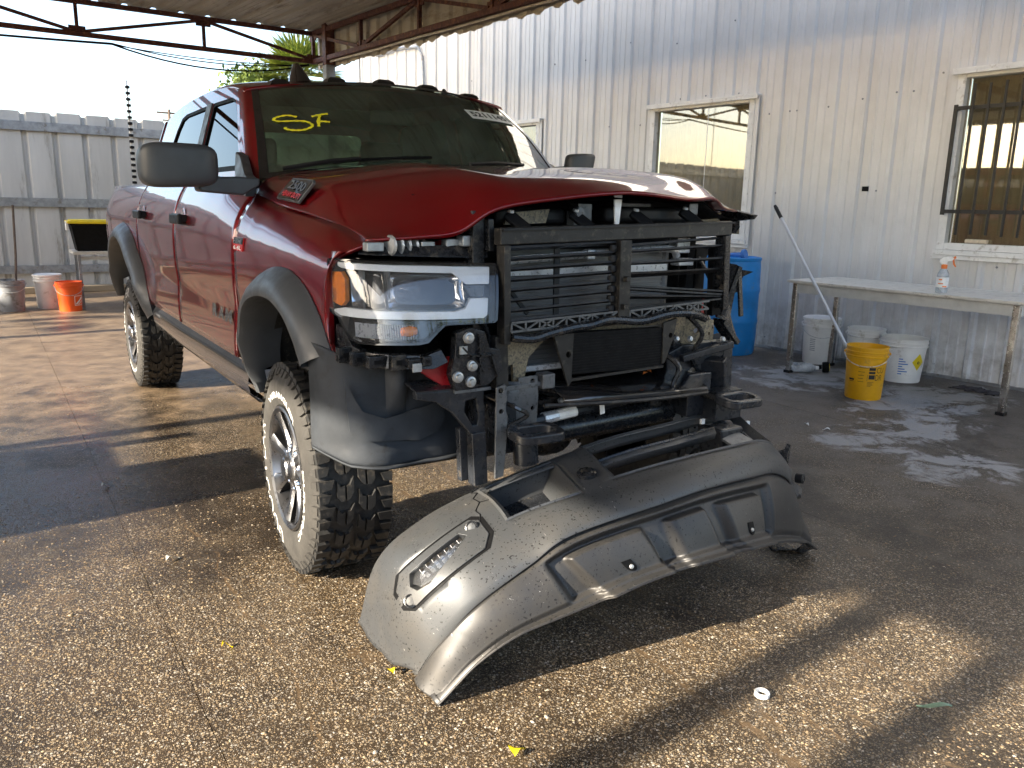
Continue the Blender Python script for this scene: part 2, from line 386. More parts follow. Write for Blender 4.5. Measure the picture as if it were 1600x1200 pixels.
def cdt(outer, holes, h=0.):
    V = []; E = []; loops = []
    for lp in [outer]+list(holes):
        pts = []
        k = len(lp)
        for i in range(k):
            a = np.array(lp[i], float); b = np.array(lp[(i+1) % k], float)
            nseg = max(1, int(round(np.linalg.norm(b-a)/h))) if h else 1
            pts += [tuple(a+(b-a)*j/nseg) for j in range(nseg)]
        o = len(V); V += pts; loops.append(list(range(o, o+len(pts)))); E += [(o+i, o+(i+1) % len(pts)) for i in range(len(pts))]
    ol = [V[i] for i in loops[0]]; hl = [[V[i] for i in lp] for lp in loops[1:]]
    if h:
        A = np.array(ol); lo = A.min(0); hi = A.max(0); B = np.array(V)
        row = 0; y = lo[1]+h*.5
        while y < hi[1]:
            x = lo[0]+h*(.5 if row % 2 else .25)
            while x < hi[0]:
                if pin((x, y), ol) and not any(pin((x, y), q) for q in hl) and np.min(np.hypot(B[:, 0]-x, B[:, 1]-y)) > h*.55: V.append((x, y))
                x += h
            y += h*.87; row += 1
    res = delaunay_2d_cdt([Vector(p) for p in V], E, [], 0, 1e-6)
    VV = [tuple(p) for p in res[0]]; F = []
    for f in res[2]:
        cx = sum(VV[i][0] for i in f)/3; cy = sum(VV[i][1] for i in f)/3
        if pin((cx, cy), ol) and not any(pin((cx, cy), q) for q in hl): F.append(tuple(f))
    # map original loop indices to output indices
    mp = {}
    for j, orig in enumerate(res[3]):
        for q in orig: mp[q] = j
    loops = [[mp[i] for i in lp] for lp in loops]
    # orient loops so that the outer one is counter-clockwise, holes clockwise
    def area(lp): return sum(VV[lp[i]][0]*VV[lp[(i+1) % len(lp)]][1]-VV[lp[(i+1) % len(lp)]][0]*VV[lp[i]][1] for i in range(len(lp)))
    loops = [lp if (area(lp) > 0) == (j == 0) else lp[::-1] for j, lp in enumerate(loops)]
    F = [f if ((VV[f[1]][0]-VV[f[0]][0])*(VV[f[2]][1]-VV[f[0]][1])-(VV[f[2]][0]-VV[f[0]][0])*(VV[f[1]][1]-VV[f[0]][1])) > 0 else f[::-1] for f in F]
    return VV, F, loops
def cr1(P, n):
    """Catmull-Rom through control points along axis 0, n samples per span"""
    P = np.asarray(P, float); k = len(P); o = []
    for i in range(k-1):
        p0 = P[i-1] if i else 2*P[0]-P[1]; p1 = P[i]; p2 = P[i+1]; p3 = P[i+2] if i+2 < k else 2*P[-1]-P[-2]
        for j in range(n):
            t = j/n; o.append(.5*((2*p1)+(-p0+p2)*t+(2*p0-5*p1+4*p2-p3)*t*t+(-p0+3*p1-3*p2+p3)*t**3))
    o.append(P[-1]); return np.array(o)
def cr2(P, nu, nv):
    A = cr1(P, nu); return np.swapaxes(cr1(np.swapaxes(A, 0, 1), nv), 0, 1)
def rrect(cx, cy, w, h, r, n=5):
    o = []
    for (sx, sy, a0) in ((1, 1, 0), (-1, 1, 90), (-1, -1, 180), (1, -1, 270)):
        for k in range(n+1):
            a = R(a0+90*k/n); o.append((cx+sx*(w/2-r)+r*math.cos(a), cy+sy*(h/2-r)+r*math.sin(a)))
    return o
def circ(cx, cy, r, n=12): return [(cx+r*math.cos(2*math.pi*k/n), cy+r*math.sin(2*math.pi*k/n)) for k in range(n)]
def tagit(o, label=None, cat=None, group=None, kind=None):
    if label: o['label'] = label
    if cat: o['category'] = cat
    if group: o['group'] = group
    if kind: o['kind'] = kind
    return o
def thing(name, loc, label, cat, group=None):
    o = bpy.data.objects.new(name, None); COL.objects.link(o); o.location = loc; o.empty_display_size = .1
    ORG[o.name] = tuple(loc); return tagit(o, label, cat, group)
def copy_tree(o, parent=None):
    c = o.copy(); COL.objects.link(c); c.parent = parent
    for ch in [q for q in COL.objects if q.parent == o]: copy_tree(ch, c)
    return c
_tc = {}
def text_mesh(s, bold=0.):
    k = (s, bold)
    if k not in _tc:
        cu = bpy.data.curves.new('t', 'FONT'); cu.body = s; cu.size = 1; cu.extrude = 0; cu.offset = bold; cu.resolution_u = 3
        ob = bpy.data.objects.new('t', cu); me = bpy.data.meshes.new_from_object(ob)
        V = np.array([tuple(q.co) for q in me.vertices]); F = [tuple(p.vertices) for p in me.polygons]
        bpy.data.objects.remove(ob); bpy.data.curves.remove(cu); bpy.data.meshes.remove(me)
        _tc[k] = (V, F)
    return _tc[k]
def put_text(mb, s, fn, width=None, height=None, bold=0., mi=0, depth=.0015, both=False):
    """lays the word over fn(u, v, d); u runs 0..width, v 0..height, d>0 stands proud"""
    V, F = text_mesh(s, bold)
    lo = V.min(0); hi = V.max(0); sc = V-lo
    w, hh = hi[0]-lo[0], hi[1]-lo[1]
    if width is None: width = height*w/hh
    if height is None: height = width*hh/w
    P = [fn(q[0]/w*width, q[1]/hh*height, depth) for q in sc]
    mb.add(P, F, mi)
# ================================================================== THE YARD
ground = MB().grid([[(-150, -150, -.012), (150, -150, -.012)], [(-150, 150, -.012), (150, 150, -.012)]], flip=False).build('ground', 'aggregate', smooth=0)
tagit(ground, kind='structure'); ORG['ground'] = (0, 0, 0)
xs = [-12, -6, -3, -1.50, -.215, 1.35, 3.1, 5.6]; ys = [-9, -4.6, 3.25, 7.4, 12.2]
for i in range(len(xs)-1):
    for j in range(len(ys)-1):
        g = .0013
        mb = MB(); x0, x1, y0, y1 = xs[i]+g, xs[i+1]-g, ys[j]+g, ys[j+1]-g
        mb.add([(x0, y0, 0), (x1, y0, 0), (x1, y1, 0), (x0, y1, 0), (x0, y0, -.011), (x1, y0, -.011), (x1, y1, -.011), (x0, y1, -.011)],
               [(0, 1, 2, 3), (0, 4, 5, 1), (1, 5, 6, 2), (2, 6, 7, 3), (3, 7, 4, 0)])
        mb.build('concrete_slab', 'aggregate', ground, smooth=0)

# embedded stones of the exposed aggregate, near part of the yard, as real relief
def pebbles(name, count, seed, x0, x1, y0, y1, smin, smax, keep, lift, mats, share):
    rg = np.random.default_rng(seed)
    P = np.stack([rg.uniform(x0, x1, count), rg.uniform(y0, y1, count)], 1)
    P = P[keep(P, rg)]; k = len(P)
    base = np.array([(math.cos(a)*.62, math.sin(a)*.62, .86) for a in np.linspace(0, 2*math.pi, 5, False)] +
                    [(math.cos(a+.5), math.sin(a+.5), .1) for a in np.linspace(0, 2*math.pi, 6, False)])
    F = [(0, 1, 2), (0, 2, 3), (0, 3, 4)]
    for a in range(6):
        t0 = min(range(5), key=lambda q: abs(((q/5-(a+.48)/6)+.5) % 1-.5)); t1 = min(range(5), key=lambda q: abs(((q/5-(a+1.48)/6)+.5) % 1-.5))
        F.append((5+a, 5+(a+1) % 6, t1)); 
        if t0 != t1: F.append((5+a, t1, t0))
    F = np.array(F); nb = len(base)
    s = rg.uniform(0, 1, k)**1.8*(smax-smin)+smin
    ang = rg.uniform(0, 6.283, k); asp = rg.uniform(.62, 1., k); jit = rg.uniform(.8, 1.2, (k, nb, 3))
    V = base[None]*jit; V = V*np.stack([s, s*asp, s*rg.uniform(.30, .55, k)], 1)[:, None]
    c, sn = np.cos(ang)[:, None], np.sin(ang)[:, None]
    X = V[..., 0]*c-V[..., 1]*sn+P[:, :1]; Y = V[..., 0]*sn+V[..., 1]*c+P[:, 1:]; Z = V[..., 2]-(1-lift)*s[:, None]*.35
    V = np.stack([X, Y, Z], 2).reshape(-1, 3).astype(np.float32)
    FF = (F[None]+(np.arange(k)*nb)[:, None, None]).reshape(-1, 3)
    me = bpy.data.meshes.new(name); me.vertices.add(len(V)); me.vertices.foreach_set('co', V.ravel())
    me.loops.add(FF.size); me.loops.foreach_set('vertex_index', FF.ravel().astype(np.int32))
    me.polygons.add(len(FF)); me.polygons.foreach_set('loop_start', np.arange(0, FF.size, 3, dtype=np.int32)); me.polygons.foreach_set('loop_total', np.full(len(FF), 3, np.int32))
    mi = rg.choice(len(mats), k, p=share); me.polygons.foreach_set('material_index', np.repeat(mi, len(F)).astype(np.int32))
    for q in mats: me.materials.append(M_(q))
    me.update(); me.validate()
    o = bpy.data.objects.new(name, me); COL.objects.link(o); o.parent = ground
    return tagit(o, kind='stuff')
def near(P, rg):
    d = np.hypot(P[:, 0]+1.897, P[:, 1]+2.969)
    patch = np.sin(P[:, 0]*2.1+1.3*np.sin(P[:, 1]*1.7))*np.sin(P[:, 1]*2.6+.7*np.sin(P[:, 0]*3.1))
    fade = np.clip((4.6-d)/2.6, 0, 1)*np.clip(.72+.35*patch, .15, 1)
    joint = np.minimum(np.abs(P[:, 0]+1.5), np.abs(P[:, 0]+.215)) > .02
    return (rg.uniform(0, 1, len(P)) < fade) & joint & ~((P[:, 0] > .9) & (rg.uniform(0, 1, len(P)) < (P[:, 0]-.9)/1.6))
PM = ['pebble_a', 'pebble_b', 'pebble_c', 'pebble_d', 'pebble_e']
pebbles('aggregate_stones', 110000, 3, -2.05, 2.4, -2.55, 1.7, .0016, .0072, near, .35, PM, [.27, .24, .24, .09, .16])
def loose(P, rg):
    d = np.hypot(P[:, 0]+1.5, P[:, 1]+1.75)
    return rg.uniform(0, 1, len(P)) < np.clip(1.1-d/.9, .015, 1)
pebbles('loose_gravel', 5200, 5, -2.0, 1.6, -2.4, 3.5, .003, .011, loose, 1.0, PM, [.2, .3, .12, .28, .10])

# ------------------------------------------------------------------ corrugated metal building
WO = np.array((5.385, 0, 0)); WT = np.array((-.0976, .9952, 0)); WN = np.array((-.9952, -.0976, 0))
def wp(s, d, z): return WO+WT*s+WN*d+np.array((0, 0, z))
PIT = .305
PROF = [(0, 0), (.018, .030), (.052, .030), (.070, 0), (.130, 0), (.136, .006), (.154, .006), (.160, 0), (.215, 0), (.221, .006), (.239, .006), (.245, 0)]
def rib_pts(a, b, prof=PROF, pit=PIT, ph=0.):
    full = [(k*pit+ph+s, d) for k in range(int(math.floor((a-ph)/pit))-1, int(math.ceil((b-ph)/pit))+1) for s, d in prof]
    S_ = [q[0] for q in full]; D_ = [q[1] for q in full]
    mids = [q for q in full if a+1e-4 < q[0] < b-1e-4]
    return [(a, float(np.interp(a, S_, D_)))]+mids+[(b, float(np.interp(b, S_, D_)))]
bld = thing('metal_building', tuple(wp(3, 0, 0)), 'pale corrugated metal building with framed windows along the right of the truck', 'building')
WINS = [(3.07, 4.50, 1.14, 2.63), (-.44, 1.02, 1.15, 2.65), (6.55, 7.97, 1.14, 2.62)]
TOP = 5.2
npan = 0
s = -4.575
while s < 11.6:
    s1 = min(s+PIT*3, 11.74)
    cuts = sorted({s, s1}|{q for w in WINS for q in (w[0], w[1]) if s < q < s1})
    for a, b_ in zip(cuts, cuts[1:]):
        mid = (a+b_)/2; w = next((w for w in WINS if w[0] < mid < w[1]), None)
        for z0, z1 in ([(.03, TOP)] if w is None else [(.03, w[2]), (w[3], TOP)]):
            pts = rib_pts(a, b_)
            MB().grid([[wp(q, d, z0) for q, d in pts], [wp(q, d, z1) for q, d in pts]]).build('wall_panel', 'wall_paint', bld, smooth=0)
    # overlap lip of the sheet edge
    MB().box(wp(s+.004, .0325, (TOP+.03)/2), (.006, .003, TOP-.04), (WT, WN, (0, 0, 1))).build('panel_seam', 'wall_paint', bld, smooth=0)
    s = s1
MB().box(wp(3.5, -.02, .015), (16.4, .06, .03), (WT, WN, (0, 0, 1))).build('base_trim', 'galvanised', bld, smooth=0)
e0 = wp(11.76, 0, 0); IN = -WN
mb = MB(); pts = rib_pts(0, 6)
mb.grid([[e0+IN*q+WT*d for q, d in pts], [e0+IN*q+WT*d+np.array((0, 0, TOP)) for q, d in pts]]); mb.build('end_wall', 'wall_paint', bld, smooth=0)
MB().box(wp(3.6, -3, TOP+.05), (16.6, 6.2, .08), (WT, WN, (0, 0, 1))).build('roof', 'galvanised', bld, smooth=0)
MB().box(wp(11.73, .035, TOP/2), (.10, .012, TOP), (WT, WN, (0, 0, 1))).build('corner_trim', 'wall_paint', bld, smooth=0)
def wbox(mb, s0, s1, d0, d1, z0, z1): mb.box(wp((s0+s1)/2, (d0+d1)/2, (z0+z1)/2), (s1-s0, d1-d0, z1-z0), (WT, WN, (0, 0, 1)))
def wall_window(s0, s1, z0, z1, bars):
    f = MB(); t = .058
    wbox(f, s0-.01, s0+t, -.07, .045, z0, z1); wbox(f, s1-t, s1+.01, -.07, .045, z0, z1)
    wbox(f, s0+t, s1-t, -.07, .043, z1-t, z1+.005); wbox(f, s0+t, s1-t, -.07, .043, z0, z0+t)
    fr = f.build('window', 'white_frame', bld, smooth=0, bevel=.003)
    g = MB(); wbox(g, s0+t-.004, s1-t+.004, -.028, -.022, z0+t-.004, z1-t+.004); g.build('pane', 'window_glass', fr, smooth=0)
    c_ = MB(); pts = [(s0+t+(s1-s0-2*t)*k/60, -.10-.012*math.sin(k*.9)-.006*math.sin(k*2.3)) for k in range(61)]
    c_.grid([[wp(q, d, z0+.02) for q, d in pts], [wp(q, d, z1-.02) for q, d in pts]]); c_.build('curtain', 'curtain', fr, smooth=60)
    h_ = MB(); wbox(h_, s0-.05, s1+.05, .0, .075, z1+.005, z1+.022); wbox(h_, s0-.05, s1+.05, .062, .075, z1-.028, z1+.0045); h_.build('drip_flashing', 'white_frame', fr, smooth=0)
    q_ = MB(); wbox(q_, s0-.03, s1+.03, .0, .062, z0-.045, z0-.002); wbox(q_, s0-.045, s1+.045, .0, .052, z0-.085, z0-.047); q_.build('sill', 'white_frame', fr, smooth=0, bevel=.003)
    for a_, b2 in ((s0-.06, s0-.012), (s1+.012, s1+.06)):
        j_ = MB(); wbox(j_, a_, b2, .031, .04, z0-.05, z1); j_.build('jamb_trim', 'wall_paint', fr, smooth=0)
    if bars:
        gr = thing_grille = MB()
        for zz in (z0+.33, z1-.31): wbox(gr, s0+.02, s1-.02, .085, .097, zz-.016, zz+.016)
        wbox(gr, s1-.04, s1-.01, .083, .099, z0+.30, z1-.28); wbox(gr, s0+.01, s0+.04, .083, .099, z0+.30, z1-.28)
        for (ss, zz) in ((s1-.03, z0+.33), (s1-.03, z1-.31), (s0+.03, z0+.33), (s0+.03, z1-.31)): wbox(gr, ss-.014, ss+.014, .03, .085, zz-.014, zz+.014)
        gro = gr.build('bar_frame', 'bar_black', fr, smooth=0)
        x = s1-.165
        while x > s0+.08:
            q = MB(); wbox(q, x-.009, x+.009, .0985, .113, z0+.135+rnd.uniform(-.01, .01), z1-.115+rnd.uniform(-.01, .01)); q.build('window_bar', 'bar_black', fr, smooth=0); x -= .122
wall_window(*WINS[0], False); wall_window(*WINS[1], True); wall_window(*WINS[2], False)
# screw heads
scr = MB().lathe([(.0, .008), (.006, .0075), (.0085, .003), (.0085, 0)], (0, 0, 0), (0, 0, 1), 8)
first = None
for (q, z) in [(2.9, 2.44), (2.66, 2.45), (2.58, 2.45), (2.24, 2.46), (1.88, 2.50), (1.56, 2.53), (1.42, 2.53), (1.18, 2.66), (2.74, 1.64), (1.66, 1.66), (2.10, .78), (1.0, .72), (.52, 1.02), (.2, .72), (.92, .12), (.3, .12), (2.02, .13), (2.72, .12), (3.3, 2.68), (3.72, 2.69), (4.1, 2.69), (4.7, 2.44), (5.2, 2.45), (5.7, 3.3), (6.3, 3.32), (4.9, 3.4), (4.2, 3.3), (3.4, 3.42), (3.8, 3.9), (8.2, 3.3), (2.9, .9), (3.05, .5)]:
    d = dict()
    pts = rib_pts(q-.01, q+.01); dd = max(p[1] for p in pts)
    o = MB()
    o.lathe([(.0, .009), (.006, .008), (.0095, .003), (.0095, 0)], wp(q, dd, z), WN, 8); o.build('screw', 'grey_post', bld)
o = MB(); wbox(o, 1.735, 1.80, .0062, .0085, 1.655, 1.70); o.build('vent_hole', 'matte_black', bld, smooth=0)
# conduit near the far corner
o = MB(); o.tube([wp(11.0, .05, 4.0), wp(10.2, .06, 4.02), wp(9.62, .06, 3.96), wp(9.5, .06, 3.8), wp(9.48, .06, 3.4), wp(9.48, .06, 2.2)], .022, 8)
tagit(o.build('conduit', 'galvanised'), 'thin grey pipe bent down the far end of the corrugated wall', 'pipe')
sp_ = MB(); wbox(sp_, .62, .80, -.015, .04, 1.212, 1.247); tagit(sp_.build('sponge', 'sponge', bevel=.01), 'pale sponge lying on the sill of the barred window', 'sponge')

# ------------------------------------------------------------------ carport
cp = thing('carport', (1.98, 7.2, 0), 'rusty steel carport with trusses and corrugated roof over the truck', 'carport')
CC = np.array((1.887, 7.55, 0)); CT = np.array((.0976, -.9952, 0)); CW = np.array((-.9952, -.0976, 0))
def cq(k, w, z): return CC+CT*k+CW*w+np.array((0, 0, z))
ZB, ZT = 3.20, 3.535
def truss(p0, dirv, length, pit, first_down, sz=.05):
    dirv = norm(dirv); N = int(length/pit)
    pt = lambda k, z: p0+dirv*k*pit+np.array((0, 0, z))
    MB().beam(pt(-.03, ZB), pt(N, ZB), sz, sz).build('bottom_chord', 'rusty_red', cp, smooth=0, bevel=.004)
    MB().beam(pt(-.03, ZT), pt(N, ZT), sz, sz).build('top_chord', 'rusty_red', cp, smooth=0, bevel=.004)
    for k in range(N+1):
        MB().beam(pt(k, ZB+sz/2), pt(k, ZT-sz/2), sz*.72, sz*.72).build('truss_post', 'rusty_red', cp, smooth=0)
        if k < N:
            a, b_ = (ZB, ZT) if (k % 2 == 0) == first_down else (ZT, ZB)
            MB().beam(pt(k+.04, a+(.03 if a == ZB else -.03)), pt(k+.96, b_+(.03 if b_ == ZB else -.03)), sz*.66, sz*.66).build('truss_diagonal', 'rusty_red', cp, smooth=0)
            zg = a; q = pt(k, zg)
    for k in range(0, N+1):
        z = ZB+.03 if (k % 2 == 0) == first_down else ZT-.03
        q = pt(k, z); sd = norm(np.cross(dirv, (0, 0, 1)))
        MB().box(q, (.17, .012, .11), (dirv, sd, (0, 0, 1))).build('gusset_plate', 'rusty_red', cp, smooth=0)
truss(CC, np.array((-1, -.0, 0)), 10.8, 1.34, True)
truss(CC+CT*.0, CT, 11.0, 1.26, False, .055)
col_top = CC+CT*.36
MB().beam(col_top+np.array((.03, 0, 0)), col_top+np.array((.03, 0, 3.12)), .12, .12).build('column', 'grey_post', cp, smooth=0, bevel=.006)
MB().beam(col_top+np.array((.03, 0, 3.122)), col_top+np.array((.03, 0, 3.60)), .122, .122).build('column_head', 'rusty_red', cp, smooth=0, bevel=.006)
for k in (5.2, 11.0): MB().beam(cq(k, -.06, 0), cq(k, -.06, 3.5), .11, .11).build('column', 'grey_post', cp, smooth=0) if k > 10 else None
EW = 9.85                                             # left eave, measured across the roof
for k in (.2, 4.6, 8.60, 9.03): MB().beam(cq(k, EW-.12, 0), cq(k, EW-.12, 3.5), .14, .14).build('column', 'grey_post', cp, smooth=0)
MB().beam(cq(0, EW-.12, ZT), cq(11.0, EW-.12, ZT), .08, .12).build('eave_beam', 'rusty_red', cp, smooth=0)
for k in (4.2, 8.4, 11.0): MB().beam(cq(k, .05, ZT-.04), cq(k, EW, ZT-.04), .06, .10).build('rafter', 'rusty_red', cp, smooth=0)
RP = [(0, 0), (.025, .028), (.075, .028), (.10, 0), (.16, 0), (.165, .005), (.185, .005), (.19, 0), (.23, 0), (.235, .005), (.255, .005), (.26, 0)]
w = -.10
while w < EW:
    w1 = min(w+.9, EW+.1); pts = rib_pts(w, w1, RP, .30)
    rows = []
    kk0 = lambda ww: -.10+(-.0976*ww)             # far edge follows the far truss
    for fr_ in (0, .34, .67, 1):
        rows.append([cq(kk0(q)+(11.1-kk0(q))*fr_, q, ZT+.036+d) for q, d in pts])
    MB().grid(rows, flip=True).build('roof_sheet', 'roof_metal', cp, smooth=0)
    w = w1
# corrugated fascia sheets behind the long truss, ragged wavy lower edge
k = -.05; FP = [(0, 0), (.03, .028), (.09, .028), (.12, 0)]
while k < 11.0:
    k1 = k+.92; pts = rib_pts(k, k1, FP, .245)
    pts2 = []
    for i in range(len(pts)-1):
        pts2 += [pts[i], ((pts[i][0]+pts[i+1][0])/2, (pts[i][1]+pts[i+1][1])/2)]
    pts2.append(pts[-1])
    lowz = lambda q: 3.115+.018*math.sin(q*2*math.pi/.245)+.012*math.sin(q*7.1)+.008*math.sin(q*23)
    MB().grid([[cq(q, -.085-d, lowz(q)) for q, d in pts2], [cq(q, -.085-d, 5.3) for q, d in pts2]]).build('fascia_sun_screen', 'roof_metal', cp, smooth=0)  # unseen upper part added to keep the low sun off the wall
    k = k1
MB().tube([cq(.1+i*.6, -.02, 3.155+.004*math.sin(i*2.1)) for i in range(21)], .011, 6).build('conduit', 'bench_top', cp)
# loose cables under the far truss
for i, (sag, z0, r_) in enumerate([(.10, 3.175, .007), (.16, 3.165, .010), (.05, 3.16, .006)]):
    P0 = np.array((1.85, 7.62, z0)); P1 = np.array((-.45, 7.62, z0-.02-.0*i)); P2 = np.array((-6.1, 7.6, 3.12))
    pts = [P0+(P1-P0)*t+np.array((0, 0, -sag*4*t*(1-t))) for t in np.linspace(0, 1, 14)]+[P1+(P2-P1)*t+np.array((0, 0, -.06*4*t*(1-t))) for t in np.linspace(.1, 1, 10)]
    tagit(MB().tube(pts, r_, 6).build('cable', 'matte_black'), ['black cable slung just below the far truss, middle of three', 'thick black cable hanging lowest below the far truss', 'thin black cable running tight under the far truss'][i], 'cable', 'cables under the far truss')

# ------------------------------------------------------------------ fences
FNP = [(0, 0), (.03, .045), (.335, .045), (.365, 0)]
def fence(name, p0, p1, h, label, rails=True, each=True, fm='fence_metal'):
    p0 = np.array(p0, float); p1 = np.array(p1, float); L = np.linalg.norm(p1-p0); d = (p1-p0)/L; nn = np.array((d[1], -d[0], 0))
    f = thing(name, tuple((p0+p1)/2), label, 'fence')
    N = int(L/.4); hh = h
    for i in range(N):
        if each or i % 3 == 0:
            n_ = 1 if each else 3
            pts = rib_pts(i*.4, (i+n_)*.4, FNP, .40)
            z1 = h+rnd.uniform(-.012, .012)
            mb = MB().grid([[p0+d*q+nn*dd+np.array((0, 0, .03)) for q, dd in pts], [p0+d*q+nn*dd+np.array((0, 0, z1-(.035 if dd < .01 else 0))) for q, dd in pts]])
            mb.build('fence_panel', fm, f, smooth=0)
    if rails:
        for z, hgt in ((2.46, .13), (1.36, .13), (.36, .12)):
            a = p0+nn*.085+np.array((0, 0, z)); b_ = p1+nn*.085+np.array((0, 0, z))
            mb = MB().box((a+b_)/2, (L, .008, hgt), (d, nn, (0, 0, 1)))
            for sg in (-1, 1): mb.box((a+b_)/2+np.array((0, 0, sg*(hgt/2-.004)))-nn*.019, (L, .03, .008), (d, nn, (0, 0, 1)))
            mb.build('rail', 'galvanised', f, smooth=0)
        MB().box((p0+p1)/2+nn*.16+np.array((0, 0, .05)), (L, .14, .10), (d, nn, (0, 0, 1))).build('timber_kerb', 'timber', f, smooth=0, bevel=.012)
    return f
fence('metal_fence', (-9.6, 11.0, 0), (4.4, 11.58, 0), 2.67, 'tall pale corrugated fence with galvanised rails beyond the truck bed')
fence('timber_fence', (-9.6, -14, 0), (-9.6, 11.2, 0), 2.6, 'long dark timber fence closing the left side of the yard', False, False, 'dark_timber')
fence('metal_fence', (10, -15, 0), (-9.6, -14.2, 0), 2.4, 'pale corrugated fence closing the yard behind the camera', False, False)
lk = thing('shadow_locker', (-4.6, 1.45, 0), 'unseen grey blue locker added left of the truck to cast the ground shadow', 'locker')  # added stand-in out of view, shaped for the stepped shadow on the ground
MB().box((-4.6, 1.10, .86), (.5, .72, 1.58)).build('shadow_cabinet', 'locker_blue', lk, smooth=0, bevel=.01)
MB().box((-4.6, 1.785, .70), (.5, .63, 1.26)).build('shadow_cabinet', 'locker_blue', lk, smooth=0, bevel=.01)
MB().box((-4.6, 1.93, 1.48), (.10, .10, .30)).build('shadow_post', 'locker_blue', lk, smooth=0)  # added stub that casts the narrow finger of that shadow
MB().box((-4.342, 1.10, .86), (.016, .64, 1.46)).build('locker_door', 'locker_blue', lk, smooth=0, bevel=.004)
MB().box((-4.342, 1.785, .70), (.016, .55, 1.14)).build('locker_door', 'locker_blue', lk, smooth=0, bevel=.004)
for yy in (.85, 2.0):
    for xx in (-4.8, -4.4): MB().box((xx, yy, .035), (.05, .05, .07)).build('foot', 'matte_black', lk, smooth=0)
ep = thing('fence_pole', (.17, 11.0, 0), 'thin white pole strung with black insulators standing at the fence', 'pole')
MB().box((.185, 11.02, 1.32), (.045, .03, 2.62)).build('post', 'white_frame', ep, smooth=0)
MB().box((.18, 11.02, 2.9), (.022, .022, .60)).build('post_tip', 'white_frame', ep, smooth=0)
for i in range(22):
    z = 1.25+i*.088
    MB().lathe([(.012, -.022), (.034, -.018), (.034, .016), (.012, .022)], (.18, 10.985, z), (0, 0, 1), 10).build('insulator', 'matte_black', ep)
up = thing('utility_pole', (10.05, 60, 0), 'distant wooden utility pole with a cross arm beyond the fence', 'pole')
MB().cyl((10.05, 60, 0), (10.05, 60, 7.7), .10, 8).build('pole_shaft', 'wood_pole', up)
MB().box((10.0, 60, 7.45), (1.5, .1, .12)).build('cross_arm', 'wood_pole', up, smooth=0)
MB().box((10.0, 60, 6.95), (.8, .1, .1)).build('cross_arm', 'wood_pole', up, smooth=0)

# ------------------------------------------------------------------ plants
def leaf_crown(c, r, count, size, seed, squash=.8):
    rg = np.random.default_rng(seed); mb = MB(); c = np.array(c, float)
    cl = [c+np.array((rg.normal()*r[0]*.5, rg.normal()*r[1]*.5, rg.normal()*r[2]*.45)) for _ in range(max(6, count//90))]
    for i in range(count):
        q = cl[rg.integers(len(cl))]+rg.normal(size=3)*np.array(r)*.22
        a = rg.normal(size=3); a /= np.linalg.norm(a); b_ = np.cross(a, rg.normal(size=3)); b_ /= np.linalg.norm(b_)
        s_ = size*rg.uniform(.6, 1.3)
        mb.add([q-a*s_, q+b_*s_*.4, q+a*s_, q-b_*s_*.4], [(0, 1, 2, 3)])
    return mb, cl
def tree(name, x, y, h, r, count, size, seed, label, group=None):
    t = thing(name, (x, y, 0), label, 'tree', group)
    mb, cl = leaf_crown((x, y, h), r, count, size, seed); mb.build('crown', 'tree_leaf', t, smooth=0)
    tb = MB(); tb.tube([(x, y, 0), (x+.05, y, h*.4), (x-.03, y+.05, h*.75), (x, y, h)], [.16, .12, .09, .04], 8)
    for q in cl[:9]: tb.tube([(x-.02, y+.03, h*.55), tuple((np.array((x, y, h*.7))+q)/2), tuple(q)], [.06, .035, .012], 5)
    tb.build('trunk', 'bark', t); return t
tree('broadleaf_tree', 3.75, 16.2, 3.85, (.75, .7, .50), 5200, .07, 11, 'yellow green leafy tree rising beyond the fence left of the palm')
for i, (x, y, h) in enumerate([(-11, -19, 4.6), (-4, -22, 5.4), (3, -20, 4.8), (10, -23, 5.6)]):
    tree('broadleaf_tree', x, y, h, (2.4, 2.2, 1.5), 2600, .22, 30+i, ['round tree beyond the back fence at its left end', 'tallest round tree beyond the back fence', 'small round tree beyond the middle of the back fence', 'broad tree beyond the back fence at its right end'][i], 'trees behind the yard')
tree('sun_block_tree', -14, 9.7, 10.2, (3.4, 3.2, 3.0), 7000, .42, 51, 'unseen tall tree added beyond the left fence, its crown keeping sun off the wall')  # added out of view to block sun from the far wall end
pm = thing('palm_tree', (4.35, 15.2, 0), 'spiky fan palm rising beyond the fence behind the truck roof', 'palm')
MB().tube([(4.35, 15.2, 0), (4.4, 15.2, 2.0), (4.33, 15.2, 4.15)], [.17, .13, .11], 10).build('trunk', 'bark', pm)
rg = np.random.default_rng(4)
for i in range(64):
    az = rg.uniform(0, 6.283); el = rg.uniform(-.1, 1.25)
    d = np.array((math.cos(az)*math.cos(el), math.sin(az)*math.cos(el), math.sin(el))); c0 = np.array((4.33, 15.2, 4.15))
    stem = rg.uniform(.25, .45); L = rg.uniform(.6, .85)
    c1 = c0+d*stem; side = norm(np.cross(d, (0, 0, 1)) if abs(d[2]) < .95 else (1, 0, 0)); nrm = np.cross(side, d)
    mb = MB().tube([c0, c1], [.012, .007], 5)
    for j in range(13):
        a = -1.35+2.7*j/12; dd = d*math.cos(a)+side*math.sin(a); tip = c1+dd*L*(1-.18*abs(a))+np.array((0, 0, -.10*abs(a)*rg.uniform(.3, 1)))
        wv = norm(np.cross(dd, nrm))*.026
        md = c1+dd*L*.45
        mb.add([c1, md+wv+nrm*.008, tip, md-wv+nrm*.008], [(0, 1, 2, 3)])
    mb.build('frond', 'palm_leaf', pm, smooth=0)
